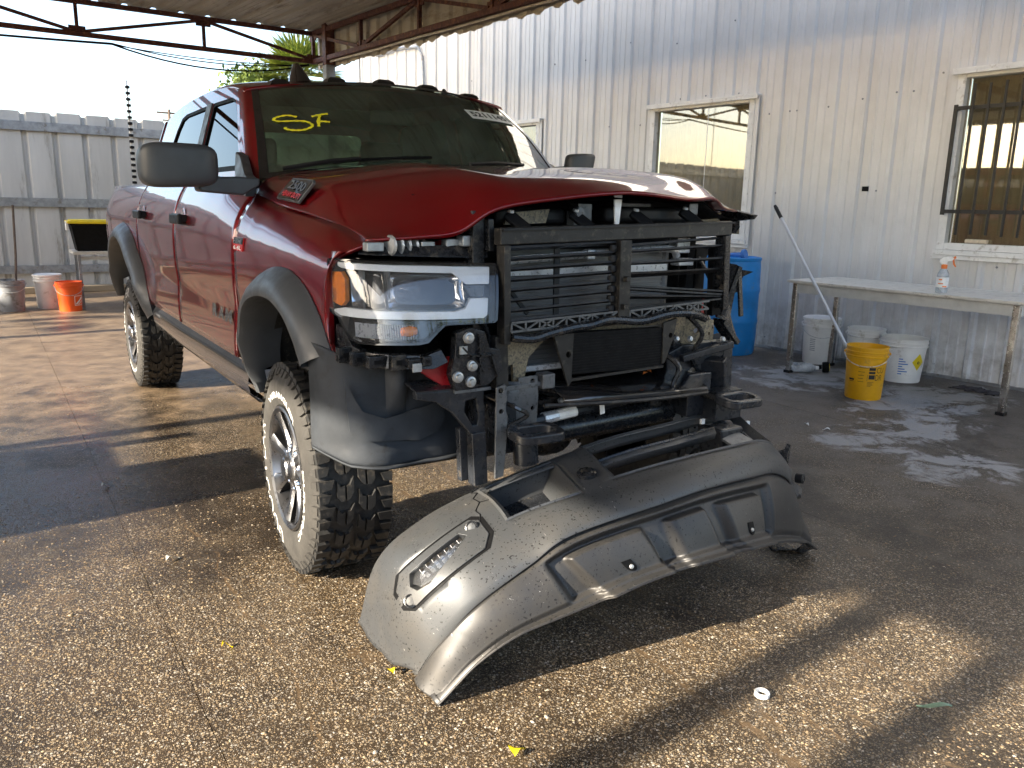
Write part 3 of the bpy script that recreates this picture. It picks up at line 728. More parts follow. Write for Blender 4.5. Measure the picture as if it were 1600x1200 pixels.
# ================================================================== THE TRUCK
truck = thing('pickup_truck', (0, 1.9, 0), 'lifted dark red crew cab pickup with its grille and bumper torn off', 'pickup truck')
def TR(V):
    V = V.copy(); x, z = V[:, 0].copy(), V[:, 2].copy()
    k = np.clip((z-1.45)/.35, 0, 1); V[:, 0] = np.where(x > 0, x*(1+.07*k), x)
    V[:, 2] = z+.022*(x+.9)*np.clip((z-.45)/.3, 0, 1); return V
def tp(name, mb, mat, parent=None, **kw):
    kw.setdefault('tr', TR); return mb.build(name, mat, parent or truck, **kw)
ZS = ([-.60, -.3, 0, .4, .7, 1.0, 1.35, 6], [1.312, 1.362, 1.39, 1.425, 1.475, 1.535, 1.56, 1.56])
XS = ([-.60, -.3, 0, .4, .7, 1.0, 1.35, 6], [.862, .866, .868, .87, .872, .868, .865, .868])
LOW = ([.5, .60, .66, .74, .85, 1.0, 1.22], [.925, .945, .962, .972, .976, .982, .981])
def side(y, z):
    zs = np.interp(y, *ZS); xs_ = np.interp(y, *XS)
    t = np.clip((z-1.20)/(zs-1.20), 0, 1)
    x = np.interp(z, *LOW) if z < 1.2 else .981-(.981-xs_)*t**2.4
    x -= .012*math.exp(-((z-.97)/.09)**2)
    if y < -.2: x -= .022*min(1, (-.2-y)/.4)*np.clip((z-1.0)/.2, 0, 1)
    if y > 4.6: x -= .05*((y-4.6)/.65)**2
    return float(x)
FA = [(.50, .63), (.505, .72), (.485, .88), (.425, 1.01), (.29, 1.13), (.09, 1.19), (-.12, 1.193), (-.275, 1.145), (-.385, 1.065), (-.45, .985), (-.472, .95)]
FB = [(2.95, .665), (3.0, .76), (3.10, .90), (3.28, 1.06), (3.5, 1.19), (3.75, 1.25), (4.0, 1.245), (4.22, 1.16), (4.40, .99), (4.5, .8), (4.55, .68)]
def arch_z(path, y):
    P = sorted(path); return float(np.interp(y, [q[0] for q in P], [q[1] for q in P]))
def panel(sg, ys_, zb, zt, nv=16, inset=0.):
    G = []
    for y in ys_:
        b0, t0 = zb(y), zt(y)
        G.append([(sg*(side(y, b0+(t0-b0)*k/nv)-inset), y, b0+(t0-b0)*k/nv) for k in range(nv+1)])
    return G
def fedge(z): return float(np.interp(z, [.90, .95, 1.0, 1.07, 1.18, 1.27, 1.295, 1.32], [-.54, -.51, -.45, -.41, -.425, -.485, -.53, -.555]))
def sidebody(sg):
    fl = sg > 0
    # fender
    ys_ = [-.552, -.54, -.52, -.48, -.44, -.40, -.36, -.31, -.25, -.19, -.13, -.05, .02, .09, .16, .23, .29, .35, .40, .43, .455, .475, .49, .50, .52, .57, .62, .657]
    zb = lambda y: (arch_z(FA, y)-.035 if y > -.472 else .935) if y < .50 else .64
    if sg > 0: ys_ = [y for y in ys_ if y > .15]
    G = panel(sg, ys_, zb, lambda y: np.interp(y, *ZS))
    for row in G:                          # the leading edge is cut back beside the lamp
        for q, (x, y, z) in enumerate(row):
            if y < -.36:
                ye = fedge(z); y2 = -.36+(y+.36)/(-.552+.36)*(ye+.36); row[q] = (sg*side(y2, z), y2, z)
    fe = tp('fender', MB().grid(G, flip=fl), 'red_paint', smooth=50, solid=.012, off=-1)
    # doors
    e1 = lambda z: .663+.07*np.clip((1.15-z)/.4, 0, 1)
    def door(name, y0, y1, zbot):
        G = []
        for i in range(25):
            row = []
            for k in range(21):
                z = zbot+(1.555-zbot)*k/20
                a = y0(z) if callable(y0) else y0; b_ = y1(z) if callable(y1) else y1
                y = a+(b_-a)*i/24; z = min(z, np.interp(y, *ZS)-.002*(20-k)) if k > 14 else z
                row.append((sg*side(y, z), y, z))
            G.append(row)
        return tp(name, MB().grid(G, flip=fl), 'red_paint', smooth=50, solid=.014)
    d1 = door('door', e1, 1.957, .735); d2 = door('door', 1.965, 3.262, .74)
    # bed side
    ys_ = [3.272, 3.29, 3.32]+[3.36+.045*k for k in range(29)]+[4.68, 4.78, 4.9, 5.02, 5.12, 5.19, 5.235]
    zb2 = lambda y: arch_z(FB, y)-.03 if 2.95 < y < 4.55 else .68
    bs = tp('bed_side', MB().grid(panel(sg, ys_, zb2, lambda y: 1.535), flip=fl), 'red_paint', smooth=50, solid=.014)
    mb = MB().grid([[(sg*.868, y, 1.535) for y in (3.272, 4, 4.7, 5.2)], [(sg*.845, y, 1.548) for y in (3.272, 4, 4.7, 5.2)], [(sg*.80, y, 1.546) for y in (3.272, 4, 4.7, 5.2)], [(sg*.795, y, 1.10) for y in (3.272, 4, 4.7, 5.2)]], flip=not fl)
    tp('bed_rail', mb, 'red_paint', smooth=40)
    # tail lamp
    pts = [[(sg*(side(5.2, z)+.004-.02*max(0, k-2)), 5.13+.045*k, z) for z in (1.05, 1.15, 1.25, 1.36)] for k in range(4)]
    tp('tail_lamp', MB().grid(pts, flip=fl), 'red_lens', solid=.02)
    # flares with outward swelling section
    for path, nm in ((FA, 'fender_flare'), (FB, 'fender_flare')):
        C = cr1([(p[0], p[1]) for p in path], 6); cy = (path[0][0]+path[-1][0])/2
        if sg > 0 and path is FA: C = C[:28]
        n_ = len(C)
        G = []
        for i, (y, z) in enumerate(C):
            t = C[min(i+1, n_-1)]-C[max(i-1, 0)]; nn = np.array((t[1], -t[0])); nn /= np.linalg.norm(nn)
            if nn[1]*1 < 0 and z > 1.0: nn = -nn
            if np.dot(nn, np.array((y-cy, z-.5))) < 0: nn = -nn
            grow = np.clip((z-.60)/.30, .18, 1)
            sx_ = side(y, z)
            sec = [(.0, -.012), (.004, .004), (-.012, .030*grow), (-.04, .055*grow+.006), (-.075, .072*grow+.010), (-.100, .070*grow+.010), (-.106, .058*grow+.006), (-.104, -.02), (-.100, -.10 if 7 < i < n_-8 else -.03)]
            G.append([(sg*(sx_+o), y+nn[0]*a, z+nn[1]*a) for a, o in sec])
        f_ = tp(nm, MB().grid(G, flip=not fl), 'flare_plastic', smooth=45)
        if nm and path is FA:
            for i in (8, 14, 20): 
                q = C[i]
        # wheel well liner: dark shell behind the flare
        G = []
        for y, z in C: G.append([(sg*.905, cy+(y-cy)*.86, z-.10), (sg*.70, cy+(y-cy)*.88, z-.085), (sg*.50, cy+(y-cy)*.86, z-.10), (sg*.46, cy+(y-cy)*.7, .5+(z-.5)*.4)])
        tp('wheel_liner', MB().grid(G, flip=not fl), 'dusty_black', smooth=40)
    # lower guard between the wheels
    pr = [(.965, .735), (.978, .70), (.985, .655), (.975, .60), (.94, .565), (.88, .555)]
    G = [[(sg*(x-.02*max(0, (y-2.8)/.2)), y, z) for x, z in pr] for y in (.52, .6, 1.2, 2.0, 2.8, 2.96)]
    tp('rocker_guard', MB().grid(G, flip=not fl), 'gloss_black', smooth=40)
    # handles
    for d, y in ((d1, 1.75), (d2, 3.03)):
        x = side(y, 1.337)
        tp('door_handle', MB().box((sg*(x+.035), y, 1.337), (.028, .235, .055)).box((sg*(x+.012), y-.095, 1.337), (.036, .04, .046)).box((sg*(x+.012), y+.095, 1.337), (.036, .05, .05)), 'black_plastic', d, bevel=.010, smooth=40)
        tp('handle_recess', MB().lathe([(0, .001), (.06, .0012), (.062, 0)], (sg*x, y-.02, 1.335), (sg, 0, .1), 20), 'red_paint', d)
    # greenhouse side with two window openings
    gx = lambda z: .865-(z-1.56)*.30
    gf = lambda u, v, d: (sg*(gx(v)-.010*((u-2.1)/1.3)**2-d), u, v)
    outer = [(.86, 1.525), (1.0, 1.60), (1.12, 1.74), (1.27, 1.90), (1.38, 1.985), (1.6, 2.018), (2.0, 2.035), (2.6, 2.032), (2.95, 2.005), (3.18, 1.965), (3.30, 1.86), (3.38, 1.72), (3.43, 1.545), (2.0, 1.545), (1.0, 1.535)]
    w1 = [(.97, 1.575), (1.86, 1.575), (1.855, 1.945), (1.83, 1.958), (1.45, 1.952), (1.37, 1.932), (1.27, 1.855), (1.12, 1.70)]
    w2 = [(1.995, 1.575), (2.86, 1.575), (2.88, 1.64), (2.74, 1.87), (2.66, 1.938), (2.55, 1.955), (2.02, 1.958), (1.995, 1.94)]
    cabs = tp('cab_side', MB().plate(outer, [w1, w2], gf, .03, .055), 'red_paint', smooth=40)
    for d, w_ in ((d1, w1), (d2, w2)):
        cxy = np.mean(np.array(w_), 0)
        big = [tuple(cxy+(np.array(q)-cxy)*1.02) for q in w_]
        tp('door_window', MB().plate(big, [], lambda u, v, dd: gf(u, v, dd+.012), .004, .12), 'door_glass', d, smooth=40)
        inn = [tuple(cxy+(np.array(q)-cxy)*np.array((1-.022/ .45, 1-.022/.2))) for q in w_]
        tp('window_seal', MB().plate(big, [inn], lambda u, v, dd: gf(u, v, dd+.004), .006, .08), 'matte_black', d, smooth=30)
    tp('pillar_trim', MB().plate([(1.868, 1.57), (1.985, 1.57), (1.985, 1.962), (1.868, 1.962)], [], lambda u, v, dd: gf(u, v, dd-.006), .006), 'flare_plastic', cabs, smooth=0)
    # mirror
    mr = MB()
    if True:
        c0 = np.array((sg*1.215, .50, 1.575)) if sg < 0 else np.array((.91, .70, 1.645)); ms = 1 if sg < 0 else .58
        G = []
        for sx_ in np.sin(np.linspace(-math.pi/2, math.pi/2, 21)):
            ring = []
            for a in np.linspace(0, 2*math.pi, 41):
                ca, sa = math.cos(a), math.sin(a)
                ex = .36
                py = math.copysign(abs(ca)**ex, ca); pz = math.copysign(abs(sa)**ex, sa)
                dep = max(1e-4, 1-abs(sx_)**4.5)**.38
                hz = .088*(1-.08*(sx_+1)/2*1)
                ring.append(c0+ms*np.array((-sg*sx_*.150, py*.078*dep+.015*abs(sx_), pz*hz*max(1e-4, 1-abs(sx_)**5)**.30)))
            G.append(ring)
        mr.grid(G)
    m_ = tp('mirror', mr, 'flare_plastic', smooth=50)
    am = MB().plate([(1.15, 1.475), (.975, 1.46), (.905, 1.50), (.905, 1.53), (1.0, 1.535), (1.15, 1.53)], [], lambda u, v, d: (sg*(u if sg < 0 else .80+.1*(u-.9)), (.47 if sg < 0 else .70)+d, v+(0 if sg < 0 else .09)), .10)
    tp('mirror_arm', am, 'flare_plastic', m_, bevel=.012, smooth=40)
    tp('mirror_base', MB().plate([(.56, 1.455), (.74, 1.47), (.93, 1.57), (1.0, 1.66), (.90, 1.64), (.72, 1.55), (.58, 1.52)], [], lambda u, v, d: (sg*(np.interp(v, [1.4, 1.5, 1.57, 1.8], [.95, .905, .868, .80])+.022-d), u, v), .04), 'flare_plastic', m_, bevel=.006, smooth=40)
    gl = MB().plate(rrect(0, 0, .24*ms, .135*ms, .03*ms), [], lambda u, v, d: c0+np.array((u, .078*ms+d, v)), .004); tp('mirror_glass', gl, 'chrome', m_, smooth=0)
    return fe, d1, d2
FE, D1, D2 = sidebody(-1); sidebody(1)
# ---------------- hood
def sym(rows):
    o = []
    for r in rows: o.append([(-x, y, z) for x, y, z in r]+[(x, y, z) for x, y, z in r[-2::-1]])
    return o
HR = sym([[(.862, .72, 1.468), (.835, .71, 1.515), (.76, .67, 1.553), (.58, .60, 1.578), (.42, .53, 1.592), (.28, .48, 1.592), (0, .44, 1.594)],
          [(.862, .36, 1.418), (.83, .36, 1.475), (.765, .36, 1.535), (.58, .34, 1.574), (.42, .33, 1.592), (.28, .32, 1.588), (0, .30, 1.590)],
          [(.860, 0, 1.388), (.825, 0, 1.440), (.76, 0, 1.505), (.585, 0, 1.560), (.43, 0, 1.588), (.29, 0, 1.578), (0, 0, 1.584)],
          [(.856, -.30, 1.358), (.82, -.31, 1.385), (.745, -.33, 1.435), (.59, -.36, 1.512), (.45, -.38, 1.553), (.30, -.39, 1.545), (0, -.40, 1.553)],
          [(.858, -.46, 1.336), (.81, -.49, 1.350), (.73, -.53, 1.375), (.60, -.57, 1.432), (.47, -.60, 1.506), (.31, -.63, 1.513), (0, -.65, 1.522)],
          [(.868, -.535, 1.322), (.80, -.585, 1.327), (.70, -.64, 1.333), (.605, -.688, 1.347), (.50, -.735, 1.418), (.31, -.79, 1.452), (0, -.815, 1.474)]])
HR = np.array(HR)                       # the far front corner is bent upwards
for row_, lift in ((3, .032), (4, .064), (5, .078)):
    for c_ in range(7, 13):
        HR[row_][c_][2] += lift*np.clip((HR[row_][c_][0]-.40)/.22, 0, 1)
HG = cr2(HR, 10, 6)
# shape of the stepped front lip: smooth drop at the lamp side
hood = tp('hood', MB().grid(HG, flip=True), 'red_paint', smooth=60, solid=.010, off=-1)
lip = np.stack([HG[-1], HG[-1]+np.array((0, .008, -.010)), HG[-1]+np.array((0, .055, -.012))])
tp('hood_lip', MB().grid(lip), 'red_paint', hood, smooth=40)
inner = HG[::3, ::3]-np.array((0, -.03, .035)); tp('hood_underside', MB().grid(inner), 'matte_black', hood, smooth=50)
tp('hood_corner', MB().plate([(-.60, 1.318), (-.44, 1.345), (-.40, 1.30), (-.42, 1.24), (-.46, 1.235), (-.50, 1.29), (-.585, 1.30)], [], lambda u, v, d: (.885+d+(.03 if v < 1.27 else 0), u, v+.065), .03, .03), 'wet_black', hood, smooth=30)
def hood_side(u, v, d):        # a frame on the steep flank of the hood for the badge: u forward, v up
    t = (u)/.34; y = .40-u; a = np.array((-.862, y, 1.39+.085*(y)+.012)); b_ = np.array((-.790-.018*t, y, 1.515+.06*(y)-.008*t))
    dirv = (b_-a)/np.linalg.norm(b_-a); nr = norm(np.cross((0, 1, 0), dirv)); nr = nr if nr[0] < 0 else -nr
    return a+dirv*v+nr*(d+.010)
bd = tp('hood_badge', MB().plate([(.03, .008), (.285, .014), (.35, .105), (.335, .118), (.075, .112), (.02, .03)], [], lambda u, v, d: hood_side(u, v, .006-d), .012), 'bracket_grey', hood, bevel=.003, smooth=0)
tp('badge_face', MB().plate([(.043, .015), (.28, .021), (.338, .103), (.322, .112), (.080, .106), (.032, .034)], [], lambda u, v, d: hood_side(u, v, .0075-d), .003), 'gloss_black', bd, smooth=0)
mb = MB(); put_text(mb, '2500', lambda u, v, d: hood_side(.09+u+v*.3, .060+v, .008+d), .20, .040, .02); tp('lettering', mb, 'bracket_grey', bd, smooth=0)
mb = MB(); put_text(mb, 'HEAVY DUTY', lambda u, v, d: hood_side(.062+u+v*.3, .026+v, .008+d), .225, .024, .03); tp('lettering', mb, 'badge_red', bd, smooth=0)
# fender and door badges
sideP = lambda y0, z0: (lambda u, v, d: (-(side(y0-u, z0+v)+.003+d), y0-u, z0+v))
eb = tp('fender_badge', MB().plate([(0, 0), (.14, 0), (.14, .055), (0, .055)], [], lambda u, v, d: sideP(.64, 1.23)(u, v, .004-d), .006), 'badge_red', FE, smooth=0)
tp('badge_face', MB().plate([(0, .028), (.14, .028), (.14, .055), (0, .055)], [], lambda u, v, d: sideP(.64, 1.23)(u, v, .0055-d), .002), 'gloss_black', FE, smooth=0)
mb = MB(); put_text(mb, 'HEMI', lambda u, v, d: sideP(.63, 1.261)(u, v, .006+d), .12, .018, .03); tp('lettering', mb, 'bracket_grey', FE, smooth=0)
mb = MB(); put_text(mb, '6.4L', lambda u, v, d: sideP(.63, 1.234)(u, v, .0045+d), .12, .018, .03); tp('lettering', mb, 'white_label', FE, smooth=0)
for ch_, u0, w_ in (('R', 0, .10), ('A', .118, .115), ('M', .25, .115)):
    mb = MB(); put_text(mb, ch_, lambda u, v, d: sideP(1.13, .885)(u0+u, v, .004+d), w_, .062, .05); tp('letter', mb, 'bracket_grey', D1, smooth=0)
# ---------------- cab top, windshield, interior
def ws(u, v, off=0.):
    k = 1-u*u
    b_ = np.array([.83*u, .73-.30*k, 1.53+.05*k]); t = np.array([.695*u, 1.28-.13*k, 1.985+.05*k])
    q = b_+(t-b_)*v; q += np.array((0, -.55, .83))*.035*math.sin(math.pi*v)*0.6
    return q+norm((0, -.63, .78))*off
G = [[ws(u, v) for u in np.linspace(-1, 1, 33)] for v in np.linspace(-.02, 1, 13)]
wsh = tp('windshield', MB().grid(G), 'windshield_glass', smooth=60)
fr_ = [[ws(u, v, .004) for u in np.linspace(-1.005, 1.005, 33)] for v in (.0, .045)]; tp('glass_border', MB().grid(fr_), 'gloss_black', wsh, smooth=60)
for s_ in (-1, 1): tp('glass_border', MB().grid([[ws(s_*a, v, .004) for v in np.linspace(0, 1, 13)] for a in (.962, 1.005)], flip=s_ < 0), 'gloss_black', wsh, smooth=60)
tp('glass_border', MB().grid([[ws(u, v, .004) for u in np.linspace(-1.0, 1.0, 33)] for v in (.965, 1.005)]), 'gloss_black', wsh, smooth=60)
gxp = lambda z: .865-(z-1.56)*.30
OL = [(.86, 1.525), (1.0, 1.60), (1.12, 1.74), (1.27, 1.90), (1.38, 1.985)]
for s_ in (-1, 1):
    a_ = cr1([(s_*(gxp(z)-.010*((y-2.1)/1.3)**2+.0015), y, z) for y, z in OL], 5)
    b_ = np.array([ws(s_*.992, v, .002) for v in np.linspace(0.0, 1.0, len(a_))])
    mid = (a_+b_)/2+np.array((s_*.012, -.016, .006))
    tp('pillar', MB().grid(cr1(np.stack([a_, mid, b_]), 4), flip=s_ < 0), 'red_paint', smooth=60)
def stroke(pts, wd):
    C = cr1(pts, 6); L, R_ = [], []
    for i, p in enumerate(C):
        t = C[min(i+1, len(C)-1)]-C[max(i-1, 0)]; t = t*np.array((.75, .72)); t /= np.linalg.norm(t); nn = np.array((-t[1], t[0]))*np.array((1/.75, 1/.72))
        w_ = wd*(1+.25*math.sin(i*1.7))
        L.append(ws(*(p+nn*w_), .006)); R_.append(ws(*(p-nn*w_), .006))
    return [L, R_]
mb = MB()
for st_ in ([[-.773, .557], [-.822, .584], [-.876, .577], [-.905, .552], [-.875, .525], [-.785, .514], [-.729, .498], [-.702, .46], [-.713, .434], [-.759, .412], [-.814, .419], [-.848, .438], [-.848, .456]],
            [[-.590, .572], [-.635, .566], [-.690, .551]], [[-.640, .562], [-.658, .50], [-.668, .436]], [[-.672, .494], [-.635, .488], [-.598, .478]]): mb.grid(stroke(st_, .0062))
tp('marker_writing', mb, 'yellow_marker', wsh, smooth=0)
SK = (.445, .60, .50, .122)
skf = lambda u, v, d: ws(SK[0]+u, SK[1]+v+.135*u, .007+d)
st = tp('window_sticker', MB().grid([[skf(SK[2]*i/8, v, 0) for i in range(9)] for v in (0, SK[3])]), 'white_label', wsh, smooth=0)
mb = MB(); put_text(mb, '52111451', lambda u, v, d: skf(.03+u, .03+v, .001), .43, .070, .04); tp('lettering', mb, 'print_black', wsh, smooth=0)
# roof
rail = [(1.27, 1.965), (1.38, 1.990), (1.6, 2.021), (2.0, 2.038), (2.6, 2.034), (2.95, 2.008), (3.2, 1.965)]
RC = []
for y, z in rail:
    hx = gx0 = .865-(z-1.56)*.30-.006
    fy = lambda k: y-(.13 if y < 1.3 else .10 if y < 1.5 else .04 if y < 1.8 else 0)*k
    RC.append([(-hx, y, z), (-hx*.93, fy(.15), z+.022), (-hx*.6, fy(.64), z+.045), (0, fy(1), z+.055), (hx*.6, fy(.64), z+.045), (hx*.93, fy(.15), z+.022), (hx, y, z)])
roof = tp('cab_roof', MB().grid(cr2(RC, 5, 6)), 'red_paint', smooth=60, solid=.02)
bkf = lambda u, v, d: (u, (3.43-(v-1.55)*.42 if v > 1.55 else 3.43-.16*(1 if v < 1.5 else (1.55-v)/.05))-d, v)
cbk = tp('cab_back', MB().plate([(-.90, .75), (.90, .75), (.88, 1.5), (.865, 1.55), (.745, 1.96), (.62, 2.005), (-.62, 2.005), (-.745, 1.96), (-.865, 1.55), (-.88, 1.5)], [rrect(0, 1.755, 1.36, .34, .06)], bkf, .02, .12), 'red_paint', smooth=20)
tp('rear_window', MB().plate(rrect(0, 1.755, 1.38, .36, .06), [], lambda u, v, d: bkf(u, v, .008+d), .004), 'windshield_glass', cbk, smooth=0)
for i, x in enumerate((-.55, -.27, 0, .25, .52)):
    y = 1.34-.10*(1-(x/.7)**2); z = 1.990+.052*(1-(x/.7)**2)
    mb = MB(); pr_ = [[(x+a*.052, y+b_*.042, z+c_*.85) for a, b_, c_ in sec] for sec in
        ([(-1, -1, 0), (-1, 1, 0), (1, 1, 0), (1, -1, 0), (-1, -1, 0)], [(-.85, -.8, .02), (-.85, .8, .022), (.85, .8, .022), (.85, -.8, .02), (-.85, -.8, .02)], [(-.5, -.4, .034), (-.5, .5, .036), (.5, .5, .036), (.5, -.4, .034), (-.5, -.4, .034)], [(0, 0, .036)]*1*5 if False else [(-.01, 0, .037), (-.01, .01, .037), (.01, .01, .037), (.01, 0, .037), (-.01, 0, .037)])]
    tp('roof_lamp', mb.grid(pr_), 'gloss_black', roof, smooth=45)
mb = MB()
for (x, y, z, s_) in ((-.40, 1.42, 2.04, 1.25), (.40, 1.33, 2.03, .42)):
    secs = [(1, .10, 0), (.8, .085, .02), (.5, .055, .055), (.22, .03, .085), (.05, .01, .088)]
    rings = []
    for k, (wx, ly, hz) in enumerate(secs):
        rings.append([(x+.045*wx*math.cos(a)*(s_ if k else 1.1), y+(ly*math.sin(a)+.5*hz)*s_, z+hz*s_) for a in np.linspace(0, 2*math.pi, 17)])
    m2 = MB().grid(rings); tp('antenna', m2, 'gloss_black', roof, smooth=50)
# cowl and wiper
tp('cowl', MB().grid([[(x, .43+.31*(x/.86)**2, 1.50) for x in np.linspace(-.86, .86, 13)], [(x, .52+.27*(x/.86)**2, 1.555-.03*(x/.86)**2) for x in np.linspace(-.86, .86, 13)]]), 'black_plastic', smooth=50)
wp_ = tp('wiper', MB().tube([ws(u, v, .025) for u, v in ((-.90, .035), (-.80, .05), (-.66, .068), (-.52, .077))], [.010, .012, .012, .009], 6), 'black_plastic')
tp('wiper_blade', MB().tube([ws(u, v, .014) for u, v in ((-.66, .070), (-.50, .082), (-.30, .088), (-.12, .088))], .007, 6), 'matte_black', wp_)
tp('wiper', MB().tube([ws(u, v, .018) for u, v in ((.1, .03), (.3, .06), (.55, .075))], .009, 6), 'black_plastic')
# interior
mb = MB().box((0, 1.05, 1.36), (1.6, .55, .28)); tp('dashboard', mb, 'interior', bevel=.05, seg=3)
for x in (-.42, .42):
    b_ = tp('seat', MB().box((x, 1.95, 1.05), (.55, .5, .18)).box((x, 2.2, 1.35), (.54, .16, .60), (np.array((1, 0, 0)), norm((0, 1, .2)), norm((0, -.2, 1)))), 'interior', bevel=.05, seg=3)
    tp('headrest', MB().box((x, 2.26, 1.73), (.28, .10, .17)), 'interior', b_, bevel=.04, seg=3)
tp('rear_seat', MB().box((0, 2.95, 1.3), (1.45, .2, .7)).box((0, 2.7, 1.0), (1.45, .5, .2)), 'interior', bevel=.05)
tp('steering_wheel', MB().tube([(.42+.19*math.cos(a), 1.42+.06*math.sin(a), 1.45+.17*math.sin(a)) for a in np.linspace(0, 2*math.pi, 25)], .015, 8, cap=False), 'interior')
tp('rear_mirror', MB().box((.02, 1.18, 1.87), (.25, .04, .07)), 'interior', bevel=.02)
tp('cab_floor', MB().box((0, 2.0, .70), (1.72, 2.5, .08)).box((0, .78, 1.05), (1.5, .05, .75)), 'matte_black', smooth=0)
# bed
mb = MB().box((0, 4.25, .92), (1.58, 1.95, .05)).box((0, 5.22, 1.2), (1.6, .06, .66)); tp('bed_floor', mb, 'matte_black', smooth=0)
tp('tailgate', MB().box((0, 5.262, 1.24), (1.58, .03, .60)), 'red_paint', bevel=.01)

# ---------------- wheels
def torus_text(mb, s, a0, a1, r, h, x, bold):
    V, F = text_mesh(s, bold); lo = V.min(0); hi = V.max(0)
    P = []
    for q in V:
        u = (q[0]-lo[0])/(hi[0]-lo[0]); w_ = (q[1]-lo[1])/(hi[1]-lo[1]); a = a0+(a1-a0)*u; rr = r+h*(w_-.5)
        P.append((-x(rr)-.0015, -rr*math.sin(a), rr*math.cos(a)))
    mb.add(P, F)
def make_wheel():
    """axis along x, outer face towards -x, centre at the origin"""
    root = bpy.data.objects.new('wheel', None); COL.objects.link(root); ORG[root.name] = (0, 0, 0); root.empty_display_size = .1
    wd = .150
    wall = [(.243, wd-.022), (.252, wd-.006), (.275, wd+.004), (.315, wd+.006), (.345, wd), (.372, wd-.010), (.392, wd-.020)]
    prof = [(r, -q) for r, q in wall]+[(.398, -wd+.04), (.400, 0), (.398, wd-.04)]+[(r, q) for r, q in wall[::-1]]+[(.235, wd-.03), (.235, -wd+.03)]
    mb = MB(); mb.lathe(prof, (0, 0, 0), (1, 0, 0), 96, 0, True)
    nf = len(mb.f); nseg = 96
    for i in range(len(prof)):
        mi = 1 if (i < len(wall)-1 or len(wall)+2 < i < len(prof)-2) else 0
        for k in range(nseg): mb.m[i*nseg+k] = mi
    def lug(poly, r0, r1, tap=.9, mi=0):      # poly of (angle, x) on the tread, raised from r0 to r1
        c = np.mean(np.array(poly), 0); n_ = len(poly)
        lo = [(x, -r0*math.sin(a), r0*math.cos(a)) for a, x in poly]
        hi = [(x, -r1*math.sin(a), r1*math.cos(a)) for a, x in [tuple(c+(np.array(p)-c)*tap) for p in poly]]
        mb.add(lo+hi, [tuple(range(n_, 2*n_))]+[(i, (i+1) % n_, n_+(i+1) % n_, n_+i) for i in range(n_)], mi)
    N = 26; st = 2*math.pi/N
    rg = np.random.default_rng(2)
    for k in range(N):
        for sg in (-1, 1):
            a = (k+(.5 if sg > 0 else 0))*st; j = rg.uniform(-.04, .04)*st
            # two shoulder lugs per step, one long one short, reaching over onto the sidewall
            for (da, wda, xi) in ((.0, .19, .078), (.5, .17, .092)):
                aa = a+da*st+j; w_ = wda*st
                lug([(aa-w_, sg*xi), (aa+w_*.8, sg*(xi+.012)), (aa+w_*1.15, sg*(wd-.014)), (aa-w_*.95, sg*(wd-.012))], .396, .4165, .93)
                # sidewall biter
                rr = [(.397, wd-.016), (.366 if da == 0 else .374, wd-.004)]
                p = []
                for r_, x_ in rr:
                    p.append([((sg*(x_+.0065)), -r_*math.sin(aa+q*w_*(1 if r_ > .38 else .75)), r_*math.cos(aa+q*w_*(1 if r_ > .38 else .75))) for q in (-.9, .9)])
                p0 = []
                for r_, x_ in rr:
                    p0.append([((sg*(x_-.006)), -r_*math.sin(aa+q*w_*(1.1 if r_ > .38 else .85)), r_*math.cos(aa+q*w_*(1.1 if r_ > .38 else .85))) for q in (-.9, .9)])
                A = [p[0][0], p[0][1], p[1][1], p[1][0]]; B = [p0[0][0], p0[0][1], p0[1][1], p0[1][0]]
                mb.add(A+B, [(0, 1, 2, 3)]+[(i, (i+1) % 4, 4+(i+1) % 4, 4+i) for i in range(4)], 1)
            # centre blocks, skewed and stepped
            for (x0, x1, da, sk) in ((.008, .036, .1, .30), (.042, .072, .42, -.22)):
                aa = a+da*st; w_ = .36*st
                lug([(aa-w_, sg*x0), (aa+w_*.7, sg*x0), (aa+w_+sk*st*.4, sg*(x0+x1)/2), (aa+w_*.8+sk*st, sg*x1), (aa-w_*.9+sk*st, sg*x1), (aa-w_*.6+sk*st*.5, sg*(x0+x1)/2)], .396, .414, .92)
    ty = mb.build('tyre', ['tyre_tread', 'tyre_wall'], root, smooth=28)
    xw = lambda r: float(np.interp(r, [q[0] for q in wall], [q[1] for q in wall]))
    mb = MB()
    torus_text(mb, 'GOODYEAR', R(-172), R(-66), .318, .066, xw, .0)
    torus_text(mb, 'WRANGLER', R(-38), R(40), .292, .026, xw, .03)
    torus_text(mb, 'DURATRAC', R(75), R(140), .292, .026, xw, .03)
    mb.build('lettering', 'tyre_letter', root, smooth=0)
    mb = MB()
    mb.lathe([(.246, -wd+.010), (.246, -wd+.001), (.238, -wd-.003), (.226, -wd+.004), (.220, -wd+.03), (.205, -.04), (.19, .06), (.205, .10), (.245, wd-.02)], (0, 0, 0), (1, 0, 0), 72)
    mb.lathe([(.0, -.035), (.19, -.03), (.21, -.02)], (0, 0, 0), (1, 0, 0), 40, 1)
    # eight flat faced spokes that widen to the rim, pockets between them
    for k in range(8):
        a = 2*math.pi*k/8+.2
        def pt(r, t, x): return (x, -(r*math.sin(a)+t*math.cos(a)), r*math.cos(a)-t*math.sin(a))
        sec = [(.052, .026, -.118), (.10, .021, -.112), (.15, .022, -.118), (.19, .030, -.128), (.222, .046, -.138)]
        top = [[pt(r, -w_, x) for r, w_, x in sec], [pt(r, -w_*.55, x-.009) for r, w_, x in sec], [pt(r, w_*.55, x-.009) for r, w_, x in sec], [pt(r, w_, x) for r, w_, x in sec]]
        mb.grid(top)
